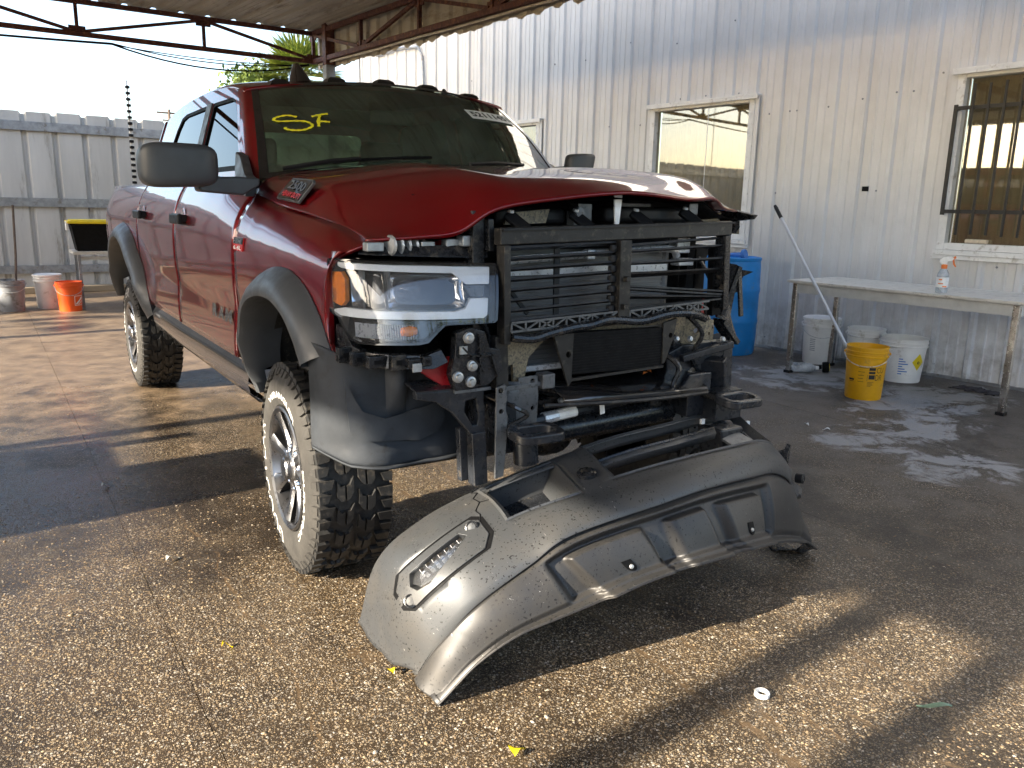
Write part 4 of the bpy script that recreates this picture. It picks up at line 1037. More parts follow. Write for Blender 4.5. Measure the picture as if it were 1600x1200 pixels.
        for sgn in (-1, 1):
            mb.grid([[pt(r, sgn*w_, x) for r, w_, x in sec], [pt(r, sgn*w_*.8, -.03) for r, w_, x in sec]], 1)
    mb.lathe([(.066, -.03), (.066, -.120), (.058, -.130), (.045, -.134), (.044, -.150), (.038, -.156), (0, -.157)], (0, 0, 0), (1, 0, 0), 28)
    mb.build('rim', ['alloy', 'matte_black'], root, smooth=35)
    mb = MB()
    for k in range(8):
        a = 2*math.pi*(k+.5)/8+.2; r = .083
        mb.lathe([(.012, 0), (.012, .03), (.008, .036), (0, .037)], (-.09, -r*math.sin(a), r*math.cos(a)), (-1, 0, 0), 8)
    mb.lathe([(.062, 0), (.090, .0), (.090, .055), (.04, .058)], (-.035, 0, 0), (-1, 0, 0), 24)
    mb.build('lug_nuts', 'chrome', root)
    return root
w0 = make_wheel()
def place_wheel(w_, x, y, rx, rz):
    w_.parent = truck; w_.location = (x, y-1.9, .415); w_.rotation_euler = (rx, 0, rz)
place_wheel(w0, -.845, 0, 0, R(-3))
for (x, y, rx, rz) in ((-.845, 3.797, 1.3, 0), (.845, 0, .7, R(177)), (.845, 3.797, 2.2, math.pi)):
    place_wheel(copy_tree(w0), x, y, rx, rz)

# ---------------- chassis
def cp_(name, mb, mat='frame_black', parent=None, **kw): kw['tr'] = None; return mb.build(name, mat, parent or truck, **kw)
for s_ in (-1, 1):
    cp_('frame_rail', MB().beam((s_*.42, -.62, .70), (s_*.42, .6, .66), .08, .17).beam((s_*.42, .6, .66), (s_*.44, 5.1, .70), .08, .17), smooth=0, bevel=.01)
    cp_('coil_spring', MB().tube([(s_*.5+.055*math.cos(t), .05+.055*math.sin(t), .48+t*.0085) for t in np.linspace(0, 40, 140)], .008, 6), 'matte_black')
    cp_('shock_absorber', MB().tube([(s_*.55, -.12, .45), (s_*.52, -.10, .75)], .03, 10).tube([(s_*.52, -.10, .75), (s_*.5, -.08, .95)], .018, 8), 'bracket_grey')
    cp_('leaf_spring', MB().beam((s_*.55, 3.2, .58), (s_*.55, 4.4, .58), .06, .05), smooth=0)
cp_('axle', MB().tube([(-.72, 0, .415), (.72, 0, .415)], .045, 12).lathe([(0, -.14), (.10, -.10), (.14, 0), (.10, .10), (0, .14)], (.25, 0, .415), (0, 1, 0), 16))
cp_('axle', MB().tube([(-.72, 3.797, .415), (.72, 3.797, .415)], .05, 12).lathe([(0, -.17), (.12, -.12), (.16, 0), (.12, .12), (0, .17)], (0, 3.797, .415), (0, 1, 0), 16))
cp_('drive_shaft', MB().tube([(.05, .5, .62), (0, 3.65, .45)], .045, 12))
cp_('exhaust_pipe', MB().tube([(.3, .6, .55), (.35, 3.3, .55), (.6, 4.3, .62), (.75, 5.2, .60)], .04, 10), 'steel')
cp_('fuel_tank', MB().box((-.62, 2.5, .66), (.36, 1.2, .22)), 'matte_black', bevel=.03)
cp_('gearbox', MB().tube([(0, .2, .75), (0, .9, .68), (0, 1.6, .62)], [.28, .2, .13], 14), 'frame_black')
cp_('engine_block', MB().box((0, .15, 1.02), (.95, 1.1, .60)).box((0, .1, 1.36), (.7, .8, .10)), 'matte_black', bevel=.03)
for x in (-.70, .70): cp_('inner_fender', MB().box((x, .05, 1.12), (.04, 1.1, .34)), 'matte_black', smooth=0)
cp_('tie_rod', MB().tube([(-.70, -.22, .44), (.70, -.24, .44)], .022, 8))
cp_('sway_bar', MB().tube([(-.62, -.20, .60), (-.55, -.42, .635), (-.30, -.53, .65), (.0, -.55, .66), (.4, -.5, .65), (.6, -.2, .60)], .018, 8))
sb_ = cp_('tube_clamp', MB().tube([(-.265, -.70, .690), (-.205, -.70, .694)], .022, 10), 'steel')
cp_('bar_label', MB().tube([(-.203, -.70, .694), (-.120, -.70, .700)], .0205, 10), 'white_label')
cp_('link_rod', MB().tube([(-.36, -.70, .682), (.10, -.70, .712), (.42, -.66, .72)], .019, 8))
cp_('crossmember', MB().tube([(-.45, -.60, .60), (-.1, -.62, .615), (.45, -.60, .62)], .052, 14).box((0, -.42, .66), (.85, .16, .16)), 'wet_black')
cp_('hanging_tag', MB().box((-.02, -.735, .713), (.022, .002, .058), (norm((1, 0, .15)), (0, 1, 0), norm((-.15, 0, 1)))), 'white_label', smooth=0)

# ---------------- torn open nose
# radiator shutter: frame, centre post, louvers, lattice
sf = MB()
TLx, TLz, TRx, TRz, BLz, BRz = -.478, 1.340, .560, 1.371, 1.030, 1.062
Yf = -.74
sf.beam((TLx-.02, Yf, TLz), (TRx+.02, Yf, TRz), .045, .055, (0, 0, 1))
shutter = cp_('shutter_frame', sf, 'dusty_black', bevel=.004, smooth=0)
cp_('shutter_edge', MB().beam((TLx-.018, Yf-.03, TLz+.021), (TRx+.02, Yf-.03, TRz+.021), .012, .006), 'black_plastic', shutter, smooth=0)
cp_('frame_post', MB().beam((TLx+.004, Yf-.002, TLz-.028), (TLx+.012, Yf-.002, .985), .026, .05, (0, 1, 0)), 'dusty_black', shutter, smooth=0, bevel=.003)
cp_('frame_post', MB().beam((.024, Yf-.012, 1.328), (.030, Yf-.012, 1.03), .052, .05, (0, 1, 0)).box((.028, Yf-.045, 1.19), (.02, .02, .02)).box((.022, Yf-.045, 1.09), (.02, .02, .02)), 'dusty_black', shutter, smooth=0, bevel=.003)
cp_('frame_post', MB().beam((TRx-.004, Yf, TRz-.026), (TRx+.035, Yf+.02, 1.05), .03, .055, (0, 1, 0)), 'wet_black', shutter, smooth=0, bevel=.003)
for k in range(8):
    zl = 1.302-.0325*k-(.0 if k < 1 else .006); zr = zl+.018
    z_l, z_r = 1.300-.0345*k, 1.316-.0345*k
    cp_('louver', MB().beam((TLx+.022, Yf+.002, z_l), (-.004, Yf+.002, z_r), .032, .0075, norm((0, .35, 1))), 'black_plastic', shutter, smooth=0)
for k in range(8):
    z = 1.298-.036*k; cp_('hinge_lug', MB().lathe([(0, -.013), (.014, -.011), (.016, 0), (.014, .011), (0, .013)], (-.012, Yf-.006, z), (0, 0, 1), 10), 'black_plastic', shutter)
RL = [(1.306, 1.332), (1.241, 1.252), (1.199, 1.205), (1.160, 1.122), (1.150, 1.108), (1.121, 1.098), (1.075, 1.092), (1.285, 1.302)]
for za, zb_ in RL:
    cp_('louver', MB().beam((.056, Yf, za), (.556, Yf+rnd.uniform(-.01, .02), zb_), .028, .0070, norm((0, rnd.uniform(.1, .7), 1))), 'black_plastic', shutter, smooth=0)
cp_('shutter_link', MB().beam((-.235, Yf+.03, 1.315), (-.230, Yf+.03, 1.055), .022, .008, (0, 1, 0)), 'black_plastic', shutter, smooth=0)
cp_('shutter_link', MB().beam((-.455, Yf+.04, 1.20), (-.345, Yf+.04, 1.075), .014, .008, (0, 1, 0)), 'black_plastic', shutter, smooth=0)
def lattice(x0, x1, za, zb_):
    mb = MB(); n_ = 8 if x0 < 0 else 7
    zz = lambda x, t: za[0]+(za[1]-za[0])*(x-x0)/(x1-x0)+t*(zb_-.0)
    L_ = lambda x: za[0]+(za[1]-za[0])*(x-x0)/(x1-x0)
    mb.beam((x0, Yf-.03, L_(x0)), (x1, Yf-.03, L_(x1)), .007, .007).beam((x0, Yf-.03, L_(x0)+zb_), (x1, Yf-.03, L_(x1)+zb_), .007, .007)
    for k in range(n_):
        a, b_ = x0+(x1-x0)*k/n_, x0+(x1-x0)*(k+1)/n_
        mb.beam((a, Yf-.03, L_(a)), (a, Yf-.03, L_(a)+zb_), .005, .006)
        mb.beam((a, Yf-.03, L_(a)+(0 if k % 2 else zb_)), (b_, Yf-.03, L_(b_)+(zb_ if k % 2 else 0)), .005, .006)
        if k % 3 == 2: mb.beam((a, Yf-.03, L_(a)+(zb_ if k % 2 else 0)), (b_, Yf-.03, L_(b_)+(0 if k % 2 else zb_)), .005, .006)
    cp_('lattice_strip', mb, 'bracket_grey', shutter, smooth=0)
    cp_('lattice_back', MB().beam((x0, Yf+.01, L_(x0)+zb_/2), (x1, Yf+.01, L_(x1)+zb_/2), .006, .040, (0, 0, 1)) if False else MB().grid([[(x0, Yf+.005, L_(x0)-.008), (x1, Yf+.005, L_(x1)-.008)], [(x0, Yf+.005, L_(x0)+zb_+.006), (x1, Yf+.005, L_(x1)+zb_+.006)]]), 'matte_black', shutter, smooth=0)
lattice(-.455, .0, (1.028, 1.042), .030); lattice(.062, .47, (1.042, 1.060), .030)
cp_('coolant_hose', MB().tube(cr1([(-.455, -.775, 1.010), (-.38, -.785, 1.002), (-.30, -.785, 1.017), (-.20, -.785, 1.030), (-.136, -.785, 1.033), (-.06, -.785, 1.047), (.0, -.785, 1.044), (.08, -.785, 1.035), (.14, -.785, 1.037), (.22, -.785, 1.05), (.30, -.785, 1.053), (.38, -.785, 1.045), (.45, -.775, 1.022)], 4), .0155, 10), 'wet_black')
# condenser and cooler cores
cond = cp_('condenser', MB().box((-.02, -.62, 1.07), (.72, .025, .44)), 'fin_metal', smooth=0)
for k in range(26): cp_('condenser_fin', MB().box((-.02, -.636, .862+k*.0165), (.716, .006, .0045)), 'fin_metal', cond, smooth=0)
cp_('condenser_tank', MB().cyl((.355, -.62, .85), (.355, -.62, 1.30), .022, 12), 'fin_metal', cond)
cp_('condenser_rail', MB().box((-.02, -.645, 1.215), (.74, .01, .026)), 'steel', cond, smooth=0)
cp_('condenser_rail', MB().box((-.10, -.66, .872), (.50, .02, .018)), 'steel', cond, smooth=0)
cp_('silver_pipe', MB().tube(cr1([(-.425, -.68, 1.17), (-.43, -.692, 1.235), (-.405, -.695, 1.258), (-.25, -.695, 1.266), (.0, -.695, 1.279), (.20, -.695, 1.290), (.33, -.69, 1.288), (.37, -.68, 1.26)], 5), .014, 10), 'steel')
for c_, d_ in (((-.08, -.695, 1.274), (.035, .034, .034)), ((.42, -.64, 1.30), (.07, .05, .06)), ((.44, -.64, 1.235), (.08, .05, .03))): cp_('pipe_fitting', MB().box(c_, d_), 'steel', smooth=0, bevel=.004)
cp_('radiator_core', MB().box((0, -.52, 1.05), (1.02, .06, .60)), 'matte_black', smooth=0)
cp_('dark_backing', MB().box((.545, -.50, 1.12), (.15, .05, .50)), 'matte_black', smooth=0)  # added black plate that darkens the gap behind the shutter
cool = cp_('oil_cooler', MB().box((.03, -.735, .925), (.44, .035, .150), (norm((1, 0, -.02)), (0, 1, 0), (0, 0, 1))), 'matte_black', smooth=0)
for k in range(14): cp_('cooler_fin', MB().box((.03, -.7535, .858+k*.0103), (.43, .003, .0032)), 'matte_black', cool, smooth=0)
cp_('cooler_bracket', MB().plate([(-.27, 1.0), (-.185, 1.005), (-.188, .83), (-.20, .815)], [circ(-.205, .93, .012, 8)], lambda u, v, d: (u, -.76+d, v), .012), 'dusty_black', cool, smooth=0)
cp_('cooler_bracket', MB().plate([(.245, 1.015), (.315, 1.03), (.30, .95), (.262, .86), (.25, .855)], [circ(.285, .965, .011, 8)], lambda u, v, d: (u, -.76+d, v), .012), 'dusty_black', cool, smooth=0)
cp_('cooler_rail', MB().beam((-.19, -.75, .835), (.26, -.75, .845), .014, .010), 'dusty_black', cool, smooth=0)
cp_('support_panel', MB().plate([(-.465, 1.005), (-.40, .985), (-.20, 1.0), (.42, 1.03), (.42, .985), (.30, 1.0), (-.26, .985), (-.335, .92), (-.352, .84), (-.395, .83), (-.40, .90), (-.465, .9)], [], lambda u, v, d: (u, -.70+d, v), .015, .06), 'engine_tan', smooth=0)
cp_('support_post', MB().beam((-.47, -.715, 1.01), (-.462, -.715, .83), .05, .04, (0, 1, 0)), 'dusty_black', smooth=0, bevel=.004)
cp_('radiator_foot', MB().beam((-.47, -.72, .825), (-.28, -.72, .83), .03, .018), 'bracket_grey', smooth=0, bevel=.003)
# dark deflector tray
mb = MB().grid([[(x, -.585, .835-.012*x) for x in (-.25, 0, .25, .46)], [(x, -.80-.03*math.sin((x+.25)/.71*3.14), .782-.045*(x+.25)) for x in (-.25, 0, .25, .46)], [(x, -.803-.03*math.sin((x+.25)/.71*3.14), .760-.045*(x+.25)) for x in (-.25, 0, .25, .46)]], flip=False)
dt = cp_('air_deflector', mb, 'gloss_black', smooth=30, solid=.006)
cp_('deflector_edge', MB().tube([(x, -.806-.03*math.sin((x+.25)/.71*3.14), .762-.045*(x+.25)) for x in np.linspace(-.33, .46, 12)], .008, 6), 'dusty_black', dt)
for (x, y, a) in ((.185, -.74, .3), (.225, -.715, 1.4), (-.05, -.70, .9)):
    q = np.array((x, y, .822)); d1_ = np.array((math.cos(a), math.sin(a), .1))*.022; d2_ = np.array((-math.sin(a), math.cos(a), -.1))*.009
    cp_('dead_leaf', MB().add([q-d1_, q+d2_+np.array((0, 0, .005)), q+d1_, q-d2_+np.array((0, 0, .004))], [(0, 1, 2, 3)]), 'leaf_orange', dt, smooth=0)
# engine bay bits under the hood lip
cp_('bay_backing', MB().box((0, -.42, 1.39), (1.3, .03, .16)), 'matte_black', smooth=0)
cp_('air_duct', MB().box((-.30, -.60, 1.405), (.30, .10, .055)).box((.27, -.60, 1.415), (.48, .10, .06)), 'black_plastic', bevel=.02, seg=3)
cp_('bay_panel', MB().plate([(-.42, 1.375), (-.25, 1.382), (-.235, 1.43), (-.40, 1.415)], [], lambda u, v, d: (u, -.66+d, v), .01), 'engine_tan', smooth=0)
for (x, z) in ((-.40, 1.385), (-.13, 1.392), (.15, 1.398), (.40, 1.408)):
    b_ = cp_('duct_clip', MB().beam((x-.025, -.68, z+.028), (x+.028, -.742, z-.032), .042, .022, (0, 1, 0)), 'matte_black', smooth=0, bevel=.008)
    cp_('clip_bolt', MB().lathe([(0, .010), (.010, .008), (.012, 0)], (x-.022, -.70, z+.032), (0, -.3, 1), 8), 'bolt_grey', b_)
cp_('hood_latch', MB().plate([(0.0, 0), (.018, -.002), (.028, .10), (-.008, .10)], [], lambda u, v, d: (.002+u, -.735-.25*v*0+d, 1.382+v), .008), 'white_label', bevel=.002, smooth=0)
cp_('latch_bracket', MB().box((-.09, -.65, 1.42), (.06, .05, .06)).box((-.13, -.655, 1.40), (.02, .04, .05)).lathe([(0, -.02), (.018, -.018), (.02, .01), (0, .012)], (-.135, -.69, 1.42), (0, 1, 0), 10), 'bracket_grey', smooth=30)
cp_('bay_bracket', MB().box((.46, -.64, 1.445), (.05, .05, .05)).box((.20, -.6, 1.45), (.16, .03, .02)), 'bracket_grey', smooth=0, bevel=.004)
# posts between lamp and shutter
cp_('lamp_post', MB().beam((-.535, -.66, 1.42), (-.53, -.66, .88), .045, .05, (0, 1, 0)).beam((-.50, -.69, 1.395), (-.495, -.69, 1.29), .022, .03, (0, 1, 0)), 'wet_black', smooth=0, bevel=.004)
# ---------------- headlight
HP = [(-.962, -.430), (-.952, -.510), (-.922, -.588), (-.855, -.662), (-.74, -.722), (-.62, -.755), (-.492, -.778)]
HC = cr1(HP, 6)
hl = np.concatenate([[0], np.cumsum(np.linalg.norm(np.diff(HC, axis=0), axis=1))]); HL = hl[-1]
def hs(s, z, d=0.):
    """point on the lamp front: s runs from outer to inner end (metres), d forward"""
    z = z-.030*min(1, max(0, (z-1.06)/.23))
    x = np.interp(s, hl, HC[:, 0]); y = np.interp(s, hl, HC[:, 1])
    x2 = np.interp(s+.01, hl, HC[:, 0]); y2 = np.interp(s+.01, hl, HC[:, 1]); x1 = np.interp(s-.01, hl, HC[:, 0]); y1 = np.interp(s-.01, hl, HC[:, 1])
    t = norm((x2-x1, y2-y1, 0)); nn = np.array((t[1], -t[0], 0))
    k = min(1, s/.2); lean = k*(.20*(z-1.10)+.9*(z-1.10)**2*(1 if z > 1.10 else -.3))
    return np.array((x-.03*(1.18-z)*(s/HL), y+lean, z))+nn*d
top = lambda s: 1.300-.012*(s/HL)
bot = lambda s: 1.062+.004*(s/HL)
lens_poly = [(.012, 1.285), (.05, 1.292), (HL-.006, 1.282), (HL-.0, 1.27), (HL-.022, 1.075), (HL-.032, 1.066), (HL-.20, 1.062), (HL-.225, 1.04), (HL-.26, 1.008), (HL-.29, 1.002), (.16, .998), (.12, 1.010), (.085, 1.05), (.07, 1.075), (.012, 1.09), (.004, 1.12)]
lamp = cp_('headlight', MB().plate([(s, z) for s, z in lens_poly], [], lambda u, v, d: hs(u, v, -.055-d), .05, .035), 'gloss_black', smooth=40)
cp_('lamp_lens', MB().plate(lens_poly, [], lambda u, v, d: hs(u, v, .0-d), .003, .03), 'lamp_glass', lamp, smooth=50)
def ring_edge(poly, w_):
    c = np.mean(np.array(poly), 0); return [tuple(np.array(p)+(c-np.array(p))/np.linalg.norm(c-np.array(p))*w_) for p in poly]
cp_('lens_rim', MB().plate(lens_poly, [ring_edge(lens_poly, .010)], lambda u, v, d: hs(u, v, .002-d), .05, .03), 'gloss_black', lamp, smooth=40)
cshape = [(.060, 1.278), (HL-.022, 1.268), (HL-.033, 1.205), (HL-.115, 1.205), (HL-.155, 1.245), (.115, 1.254), (.085, 1.256), (.060, 1.262)]
cp_('light_bar', MB().plate(cshape, [], lambda u, v, d: hs(u, v, -.014-d), .025, .03), 'led_white', lamp, smooth=40, bevel=.003)
cb = [(.018, 1.098), (.09, 1.112), (HL-.16, 1.108), (HL-.125, 1.118), (HL-.105, 1.155), (HL-.042, 1.155), (HL-.050, 1.092), (HL-.062, 1.082), (.018, 1.080)]
cp_('light_bar', MB().plate(cb, [], lambda u, v, d: hs(u, v, -.014-d), .025, .03), 'led_white', lamp, smooth=40, bevel=.003)
cp_('amber_reflector', MB().plate([(.018, 1.240), (.085, 1.243), (.108, 1.218), (.100, 1.135), (.075, 1.116), (.014, 1.125)], [], lambda u, v, d: hs(u, v, -.010-d), .02, .03), 'amber', lamp, smooth=40, bevel=.003)
G = []
for z in np.linspace(.955, 1.285, 14):
    a = np.array((-(side(fedge(z), z)+.001), fedge(z)-.001, z)); b_ = hs(.02, max(1.0, min(1.285, z)), -.012); b_ = np.array((b_[0], b_[1], z-.004)); m__ = (a+b_)/2+np.array((-.012, -.014, 0))
    G.append([a, a*.7+m__*.3+np.array((-.002, -.004, 0)), m__, b_])
cp_('fender_lip', MB().grid(cr1(np.swapaxes(np.array(G), 0, 1), 3)), 'red_paint', FE, smooth=60)
# reflector bowls
def bowl(s0, s1, z0, z1, mat, dep, exp=2):
    G = []
    for i in range(17):
        row = []
        for k in range(13):
            u, v = i/8-1, k/6-1
            row.append(hs(s0+(s1-s0)*i/16, z0+(z1-z0)*k/12, -.020-dep*max(0, 1-u*u)**.5*max(0, 1-v**4)**.5))
        G.append(row)
    return MB().grid(G)
cp_('lamp_bowl', bowl(.125, .26, 1.120, 1.245, 'chrome', .06), 'chrome', lamp, smooth=60)
cp_('lamp_bowl', bowl(.27, HL-.125, 1.122, 1.240, 'chrome', .07), 'chrome', lamp, smooth=60)
cp_('projector', MB().lathe([(.038, 0), (.040, .02), (.034, .032), (.018, .042), (0, .045)], hs(.34, 1.18, -.07), norm(hs(.34, 1.18, .1)-hs(.34, 1.18, 0)), 20), 'lamp_glass', lamp, smooth=50)
for s_ in (.265, .16): cp_('bowl_divider', MB().box(hs(s_, 1.18, -.04), (.006, .04, .12)), 'bracket_grey', lamp, smooth=0)
cp_('lamp_shroud', MB().plate([(HL-.12, 1.20), (HL-.05, 1.20), (HL-.058, 1.16), (HL-.10, 1.16)], [], lambda u, v, d: hs(u, v, -.02-d), .02), 'bracket_grey', lamp, smooth=0)
mb = MB()
for k in range(26):
    a = .125+k*(HL-.30-.125)/26; b_ = a+(HL-.30-.125)/26*.85; z0, z1 = 1.014, 1.060
    mb.add([hs(a, z0, -.03), hs((a+b_)/2, z0, -.022), hs(b_, z0, -.03), hs(a, z1, -.03), hs((a+b_)/2, z1, -.022), hs(b_, z1, -.03)], [(0, 1, 4, 3), (1, 2, 5, 4)])
cp_('turn_reflector', mb, 'steel', lamp, smooth=0)
cp_('turn_bulb', MB().lathe([(0, -.03), (.014, -.024), (.018, 0), (.014, .024), (0, .03)], hs(.33, 1.04, -.025), (1, 0, 0), 12), 'amber', lamp)
cp_('lamp_top', MB().plate([(.15, 1.303), (HL-.01, 1.296), (HL-.004, 1.332), (HL-.03, 1.338), (.18, 1.330)], [], lambda u, v, d: hs(u, v, -.045-d), .05, .04), 'wet_black', lamp, smooth=40, bevel=.004)
# clutter above the lamp
mb = MB()
for k in range(5): mb.lathe([(.0, -.006), (.028, -.005), (.034, 0), (.028, .005), (0, .006)], (-.80+k*.026, -.575, 1.305), norm((1, .3, 0)), 14)
cp_('harness_coil', mb, 'bolt_grey')
for c_, d_ in (((-.60, -.61, 1.312), (.05, .04, .032)), ((-.545, -.64, 1.322), (.075, .05, .036)), ((-.68, -.59, 1.305), (.05, .04, .03)), ((-.85, -.555, 1.30), (.06, .04, .03))): cp_('fuse_box', MB().box(c_, d_), 'bolt_grey', bevel=.005)
cp_('inner_rail', MB().box((-.66, -.53, 1.30), (.30, .02, .04)), 'red_inner', smooth=0)
# clip rail under the lamp
rail_poly = [(.03, 1.045), (.075, 1.035), (.12, .985), (.16, .972), (HL-.27, .968), (HL-.22, .985), (HL-.20, .945), (HL-.25, .925), (.13, .925), (.07, .945), (.03, .965)]
lr = cp_('clip_rail', MB().plate(rail_poly, [circ(.055, 1.0, .008, 8), circ(.20, .948, .008, 8)], lambda u, v, d: hs(u, v, -.012-d), .03, .04), 'wet_black', smooth=30, bevel=.003)
for (s_, z, w_, h_) in ((.095, .955, .05, .05), (.15, .950, .045, .045), (.215, .948, .06, .04), (.285, .950, .05, .05), (.335, .948, .045, .03), (.375, .955, .03, .03)):
    q = hs(s_, z, .002); cp_('clip_block', MB().box(q, (w_, .03, h_)), 'wet_black', lr, smooth=0, bevel=.004)
    cp_('clip_hole', MB().box(q+np.array((0, -.0155, 0)), (w_*.38, .004, h_*.30)), 'matte_black', lr, smooth=0)
cp_('metal_clip', MB().box(hs(.345, .935, .012), (.032, .008, .028)), 'bolt_grey', lr, smooth=0, bevel=.002)
# black bracket with pale bolts
bk = cp_('fascia_bracket', MB().plate([(-.655, 1.035), (-.60, 1.050), (-.55, 1.035), (-.53, .98), (-.49, .97), (-.475, .90), (-.53, .855), (-.655, .845), (-.675, .90), (-.66, .96)], [circ(-.57, .93, .012, 10), circ(-.625, .985, .009, 8)], lambda u, v, d: (u, -.755+d, v), .035, .05), 'wet_black', smooth=30, bevel=.003)
for (x, z) in ((-.613, 1.018), (-.598, .925), (-.652, .892), (-.604, .872)):
    cp_('bolt', MB().lathe([(0, .020), (.010, .019), (.012, .012), (.018, .010), (.019, 0)], (x, -.756, z), (0, -1, 0), 14), 'bolt_grey', bk)
for (x0, z0, x1, z1) in ((-.65, .96, -.50, .955), (-.575, 1.03, -.57, .86), (-.64, .99, -.55, .90), (-.53, .96, -.50, .88)): cp_('bracket_rib', MB().beam((x0, -.762, z0), (x1, -.762, z1), .006, .014, (0, 1, 0)), 'wet_black', bk, smooth=0)
cp_('metal_clip', MB().box((-.635, -.765, .980), (.026, .008, .026)), 'bolt_grey', bk, smooth=0)
# red body corner, liner flap, support brackets
cp_('body_corner', MB().plate([(-.80, .945), (-.55, .945), (-.535, .85), (-.60, .838), (-.655, .842), (-.70, .87)], [rrect(-.615, .868, .035, .02, .004, 2)], lambda u, v, d: (u, -.70+.15*(-.55-u)+d, v), .02, .05), 'red_inner', smooth=20, bevel=.003)
cp_('corner_flange', MB().box((-.585, -.72, .838), (.14, .05, .010)), 'bracket_grey', smooth=0)
def shield(x, z):
    yb = np.interp(x, [-1.025, -1.0, -.955, -.90, -.83, -.70, -.60, -.46], [-.40, -.47, -.525, -.548, -.552, -.548, -.525, -.49])
    rib = max(0., 1-((x+.778)/.036)**2)**.5*np.clip((z-.735)/.10, 0, 1)
    y = yb-.055*rib
    y -= .022*np.clip((.645-z)/.04, 0, 1)*np.clip((x+1.02)/.08, 0, 1)                # the lower lip kicks forward
    y += .012*math.sin(x*23+z*9)*np.clip((.80-z)/.2, 0, 1)
    return y+(z-.95)*.05
XSH = sorted(set([round(v, 4) for v in list(np.linspace(-1.025, -.46, 30))+list(np.linspace(-.816, -.740, 15))]))
zt = lambda x: np.interp(x, [-1.025, -.955, -.79, -.64, -.46], [.985, .95, .945, .92, .86])
zb_ = lambda x: np.interp(x, [-1.025, -.955, -.84, -.64, -.46], [.62, .583, .570, .560, .565])
Gc = np.array([[(x, shield(x, zt(x)+(zb_(x)-zt(x))*k/24), zt(x)+(zb_(x)-zt(x))*k/24) for k in range(25)] for x in XSH])
lin = cp_('splash_shield', MB().grid(Gc), 'liner_grey', smooth=35, solid=.006)
cp_('shield_rim', MB().grid([[p for p in Gc[:, -1]], [p+np.array((0, -.014, -.004)) for p in Gc[:, -1]]]), 'liner_grey', lin, smooth=50, solid=.006)
cp_('torn_flap', MB().plate([(-.958, .875), (-.925, .80), (-.905, .765), (-.83, .735), (-.60, .765), (-.585, .70), (-.62, .66), (-.70, .64), (-.90, .665), (-.945, .70)], [], lambda u, v, d: (u, shield(u, v)-.014-.010*max(0, math.sin(u*19+v*23))+d, v), .004, .02), 'liner_grey', lin, smooth=25)
stp = cp_('stamped_bracket', MB().plate([(-.79, .850), (-.56, .842), (-.535, .83), (-.53, .635), (-.55, .622), (-.60, .70), (-.655, .765), (-.72, .81), (-.79, .825)], [[(-.605, .80), (-.568, .805), (-.555, .74), (-.562, .715), (-.578, .715), (-.61, .765)]], lambda u, v, d: (u, -.735+d, v), .03, .05), 'frame_black', smooth=30, bevel=.006)
cp_('bracket_ledge', MB().grid([[(-.79, -.735, .853), (-.66, -.735, .849), (-.55, -.735, .843)], [(-.77, -.60, .86), (-.66, -.60, .856), (-.55, -.60, .85)]]), 'frame_black', stp, smooth=0, solid=.006)
cp_('hanger', MB().beam((-.56, -.72, .69), (-.548, -.72, .50), .055, .05, (0, 1, 0)).beam((-.60, -.69, .70), (-.59, -.69, .51), .03, .03, (0, 1, 0)), 'frame_black', smooth=0, bevel=.005)
mp = cp_('mounting_plate', MB().plate([(-.512, .845), (-.478, .852), (-.470, .80), (-.475, .77), (-.465, .74), (-.472, .60), (-.478, .53), (-.512, .525)], [circ(-.495, .832, .010, 8), circ(-.492, .76, .009, 8)], lambda u, v, d: (u, -.775+d, v), .010, .04), 'bracket_grey', smooth=0, bevel=.002)
cp_('mounting_plate', MB().plate([(-.395, .858), (-.318, .862), (-.312, .79), (-.316, .70), (-.32, .655), (-.37, .65), (-.392, .72)], [circ(-.338, .842, .009, 8), circ(-.335, .745, .008, 8)], lambda u, v, d: (u, -.735+.05*(-.318-u)+d, v), .010, .04), 'bracket_grey', smooth=0, bevel=.002)
cp_('plate_web', MB().grid([[(-.470, -.77, z) for z in np.linspace(.845, .60, 6)], [(-.44, -.70, z) for z in np.linspace(.845, .60, 6)], [(-.395, -.735, z) for z in np.linspace(.845, .65, 6)]]), 'bracket_grey', mp, smooth=40, solid=.006)
for c_ in ((-.42, -.66, .68), (.50, -.66, .70)): cp_('frame_horn', MB().box(c_, (.13, .14, .18)), 'frame_black', bevel=.008)
cp_('corner_box', MB().box((-.278, -.725, .838), (.055, .05, .055)), 'bracket_grey', bevel=.006, smooth=0)
cp_('wire_loom', MB().tube(cr1([(-.50, -.70, .80), (-.44, -.79, .77), (-.40, -.795, .74), (-.46, -.77, .70), (-.44, -.77, .66)], 5), .008, 6), 'gloss_black')
def hook(x, y, z, w_, dpt, tilt):
    mb = MB(); outer = rrect(0, 0, w_, dpt, .042, 6); inn = rrect(-.0, 0, w_-.056, dpt-.050, .030, 6)
    mb.plate(outer, [inn], lambda u, v, d: (x+u, y+v, z-d+tilt*u+.10*v), .034)
    h_ = cp_('tow_hook', mb, 'frame_black', bevel=.008, seg=3, smooth=40)
    cp_('hook_shank', MB().beam((x-.03, y+.04, z-.012), (x-.06, y+.20, z-.005), .07, .03), 'wet_black', h_, smooth=0, bevel=.006)
hook(-.395, -.845, .705, .195, .12, -.02); hook(.585, -.86, .712, .20, .12, -.02)
cp_('hook_base', MB().cyl((-.385, -.76, .66), (-.375, -.76, .56), .045, 14), 'frame_black', smooth=30)
cp_('hook_base', MB().box((.60, -.76, .66), (.15, .08, .12)), 'frame_black', smooth=30)
